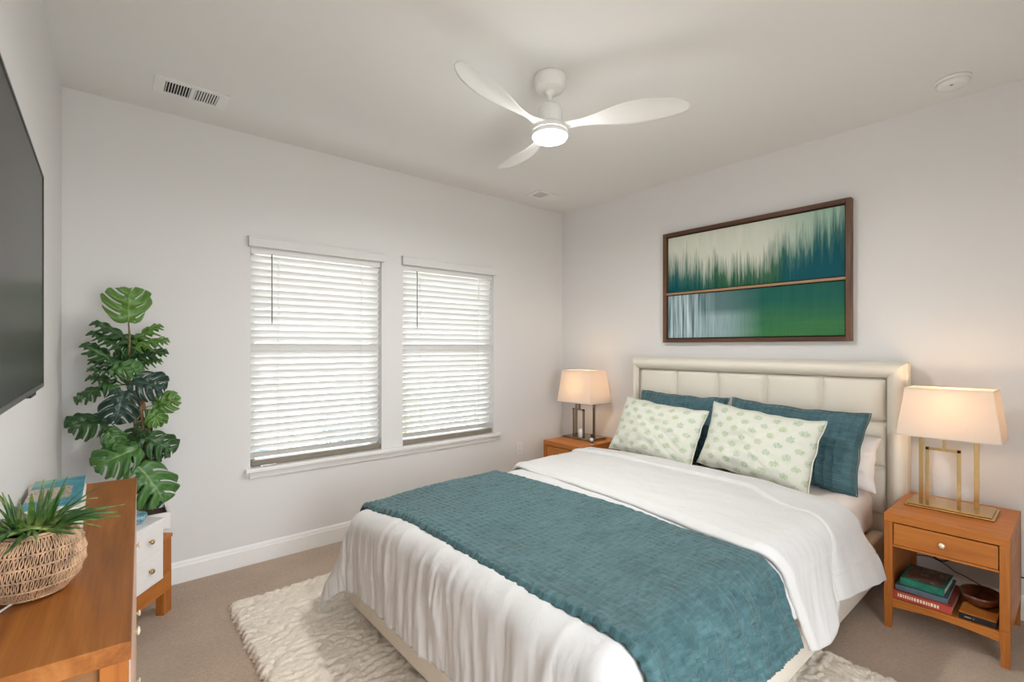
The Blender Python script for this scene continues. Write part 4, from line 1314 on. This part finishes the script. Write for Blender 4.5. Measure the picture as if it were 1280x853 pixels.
LEAVES = [((0.096, 3.19, 1.514), (0.100, 3.13, 1.695), .86, 'b'), ((0.102, 3.21, 1.42), (-0.052, 3.15, 1.521), 0.5, 'd'),
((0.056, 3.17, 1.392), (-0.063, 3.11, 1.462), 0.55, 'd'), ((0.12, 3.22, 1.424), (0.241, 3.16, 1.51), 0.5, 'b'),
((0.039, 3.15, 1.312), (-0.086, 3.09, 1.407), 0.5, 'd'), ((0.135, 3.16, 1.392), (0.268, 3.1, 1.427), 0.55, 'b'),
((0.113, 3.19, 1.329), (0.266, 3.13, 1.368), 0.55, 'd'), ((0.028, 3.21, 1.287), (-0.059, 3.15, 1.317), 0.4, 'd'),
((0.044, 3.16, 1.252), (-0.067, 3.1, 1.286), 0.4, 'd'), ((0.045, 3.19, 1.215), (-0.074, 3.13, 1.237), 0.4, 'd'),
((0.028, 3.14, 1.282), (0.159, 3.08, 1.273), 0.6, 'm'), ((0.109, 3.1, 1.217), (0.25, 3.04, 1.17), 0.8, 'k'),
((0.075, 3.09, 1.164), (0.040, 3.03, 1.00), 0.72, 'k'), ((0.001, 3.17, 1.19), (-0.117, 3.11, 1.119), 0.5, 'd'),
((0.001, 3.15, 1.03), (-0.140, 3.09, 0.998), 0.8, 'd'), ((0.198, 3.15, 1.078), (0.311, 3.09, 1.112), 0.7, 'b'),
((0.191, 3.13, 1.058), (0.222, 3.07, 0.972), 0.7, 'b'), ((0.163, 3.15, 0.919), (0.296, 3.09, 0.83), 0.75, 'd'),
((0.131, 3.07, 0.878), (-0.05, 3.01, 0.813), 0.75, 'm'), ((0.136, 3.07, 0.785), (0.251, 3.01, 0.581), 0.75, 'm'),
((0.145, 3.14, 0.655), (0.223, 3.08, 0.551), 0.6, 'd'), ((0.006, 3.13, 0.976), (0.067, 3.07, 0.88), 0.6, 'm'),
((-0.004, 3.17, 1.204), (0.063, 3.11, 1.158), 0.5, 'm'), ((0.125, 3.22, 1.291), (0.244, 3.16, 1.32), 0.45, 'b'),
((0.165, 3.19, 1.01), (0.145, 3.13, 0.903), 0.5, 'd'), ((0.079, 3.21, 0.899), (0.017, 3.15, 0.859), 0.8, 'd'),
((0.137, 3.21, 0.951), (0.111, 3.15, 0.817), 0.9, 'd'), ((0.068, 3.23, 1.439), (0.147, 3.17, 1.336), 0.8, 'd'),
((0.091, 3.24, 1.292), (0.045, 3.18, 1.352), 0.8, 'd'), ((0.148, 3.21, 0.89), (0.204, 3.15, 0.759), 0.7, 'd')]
pcx, pcy = loc2w(-.105, -.10, 0)[:2]
pcx, pcy = .135, 3.235
t = thing('tall_plant', 'tall split-leaf monstera in a white square planter in the room corner', 'plant', (0, 0, 0))
t.location = (.172, 3.255, .0)
po = Vector(t.location)
def prel(p): return tuple(Vector(p)-po)
bm = bmesh.new()
a0, a1 = .10, .088
box(bm, -a0, a0, -a0, a0, .405, .415, .002)
for s in (-1, 1):
    box(bm, s*a0, s*a1, -a0, a0, .41, .500); box(bm, -a1, a1, s*a0, s*a1, .41, .500)
obj('planter', bm, M['white_lacquer'], t)
obj('soil', B(-a1, a1, -a1, a1, .47, .482), M['soil'], t)
stem_pts = [(0.165, 3.25, .475), (0.150, 3.22, .60), (0.147, 3.20, .75), (0.135, 3.19, .898), (0.118, 3.18, 1.075), (0.095, 3.18, 1.192), (.098, 3.185, 1.32), (0.101, 3.185, 1.45), (.097, 3.19, 1.515)]
bm = bmesh.new(); tube(bm, [prel(p) for p in stem_pts], [.013, .013, .012, .011, .010, .009, .007, .005, .003], 8)
st = obj('stem', bm, M['stem'], t, True)
bm = bmesh.new()
for dx, ph in ((.02, 0), (.036, 1), (.01, 2)):
    tube(bm, [prel((.165+dx*.4, 3.245, .475)), prel((.15+dx, 3.19, .70)), prel((.14+dx+.01*math.sin(ph), 3.16, .92)), prel((.135+dx*.7, 3.16, 1.09)), prel((.115+dx*.5, 3.17, 1.16))], .0055, 7)
obj('stem', bm, M['stem_brown'], t, True)
for i, (b_, t_, wr_, tone) in enumerate(LEAVES):
    lf = monstera_leaf(t, prel(b_), prel(t_), wr_, tone, i)
    # petiole back to the stem
    bb = Vector(b_); z = max(.50, bb.z-.07)
    sp_ = min(range(len(stem_pts)-1), key=lambda k: abs(stem_pts[k][2]-z)); S0 = Vector(stem_pts[sp_])
    bm = bmesh.new(); mid = (S0+bb)/2+Vector((0, 0, -.01))
    tube(bm, [prel(S0), prel(mid), prel(bb)], [.004, .0032, .0026], 6)
    obj('leaf_stalk', bm, M['leaf_m'], lf, True)

# ------------------------------------------------------------------ outdoors
t = NT('pale_lawn'); f = t.noise(t.coord('Object'), 6, 5, .7)
t.base(t.ramp(f, [(.3, (.46, .46, .38)), (.7, (.66, .64, .56))])); t.set(Roughness=.95)
struct(obj('ground', B(-30, 40, YW+T+.02, 60, -.5, -.3), t.m))
def shrub(label, x, y, z0, r, h, mat, seed):
    rnd = random.Random(seed); bm = bmesh.new()
    for i in range(900):
        a = rnd.uniform(0, 2*PI); cz = rnd.random(); rr = r*math.sqrt(rnd.random())*math.sqrt(max(.02, 1-(2*cz-1)**2*.8))
        p = Vector((rr*math.cos(a), rr*math.sin(a), h*cz)); d = Vector((rnd.uniform(-1, 1), rnd.uniform(-1, 1), rnd.uniform(-.6, 1))).normalized(); e = d.orthogonal().normalized()
        l = rnd.uniform(.05, .10); vs = [bm.verts.new(p), bm.verts.new(p+d*l*.5+e*l*.28), bm.verts.new(p+d*l), bm.verts.new(p+d*l*.5-e*l*.28)]
        bm.faces.new(vs)
    t = thing('garden_shrub', label, 'shrub', (x, y, z0))
    obj('foliage', bm, mat, t)
    bm = bmesh.new(); tube(bm, [(0, 0, 0), (.02, 0, h*.5), (0, .02, h*.8)], [.03, .02, .01], 6); obj('trunk', bm, M['stem_brown'], t)
M['shrub_blue'] = simple('shrub_haze_blue', (.10, .18, .20), .7, var=.4, scale=8, bump=0)  # blue-grey outdoor haze is put into the foliage colour
M['shrub_yel'] = simple('shrub_yellow_green', (.42, .44, .10), .7, var=.4, scale=8, bump=0)
shrub('blue-green shrub outside behind the lower right of the right window blind', 4.75, 6.6, -.3, .75, 1.05, M['shrub_blue'], 1)
shrub('yellow-green shrub outside behind the lower left of the right window blind', 3.25, 6.2, -.3, .32, 1.10, M['shrub_yel'], 2)
shrub('blue-green shrub outside behind the lower right of the left window blind', 2.35, 6.0, -.3, .45, .72, M['shrub_blue'], 3)
shrub('small shrub outside behind the lower left of the left window blind', 1.15, 5.6, -.3, .35, .60, M['shrub_blue'], 4)
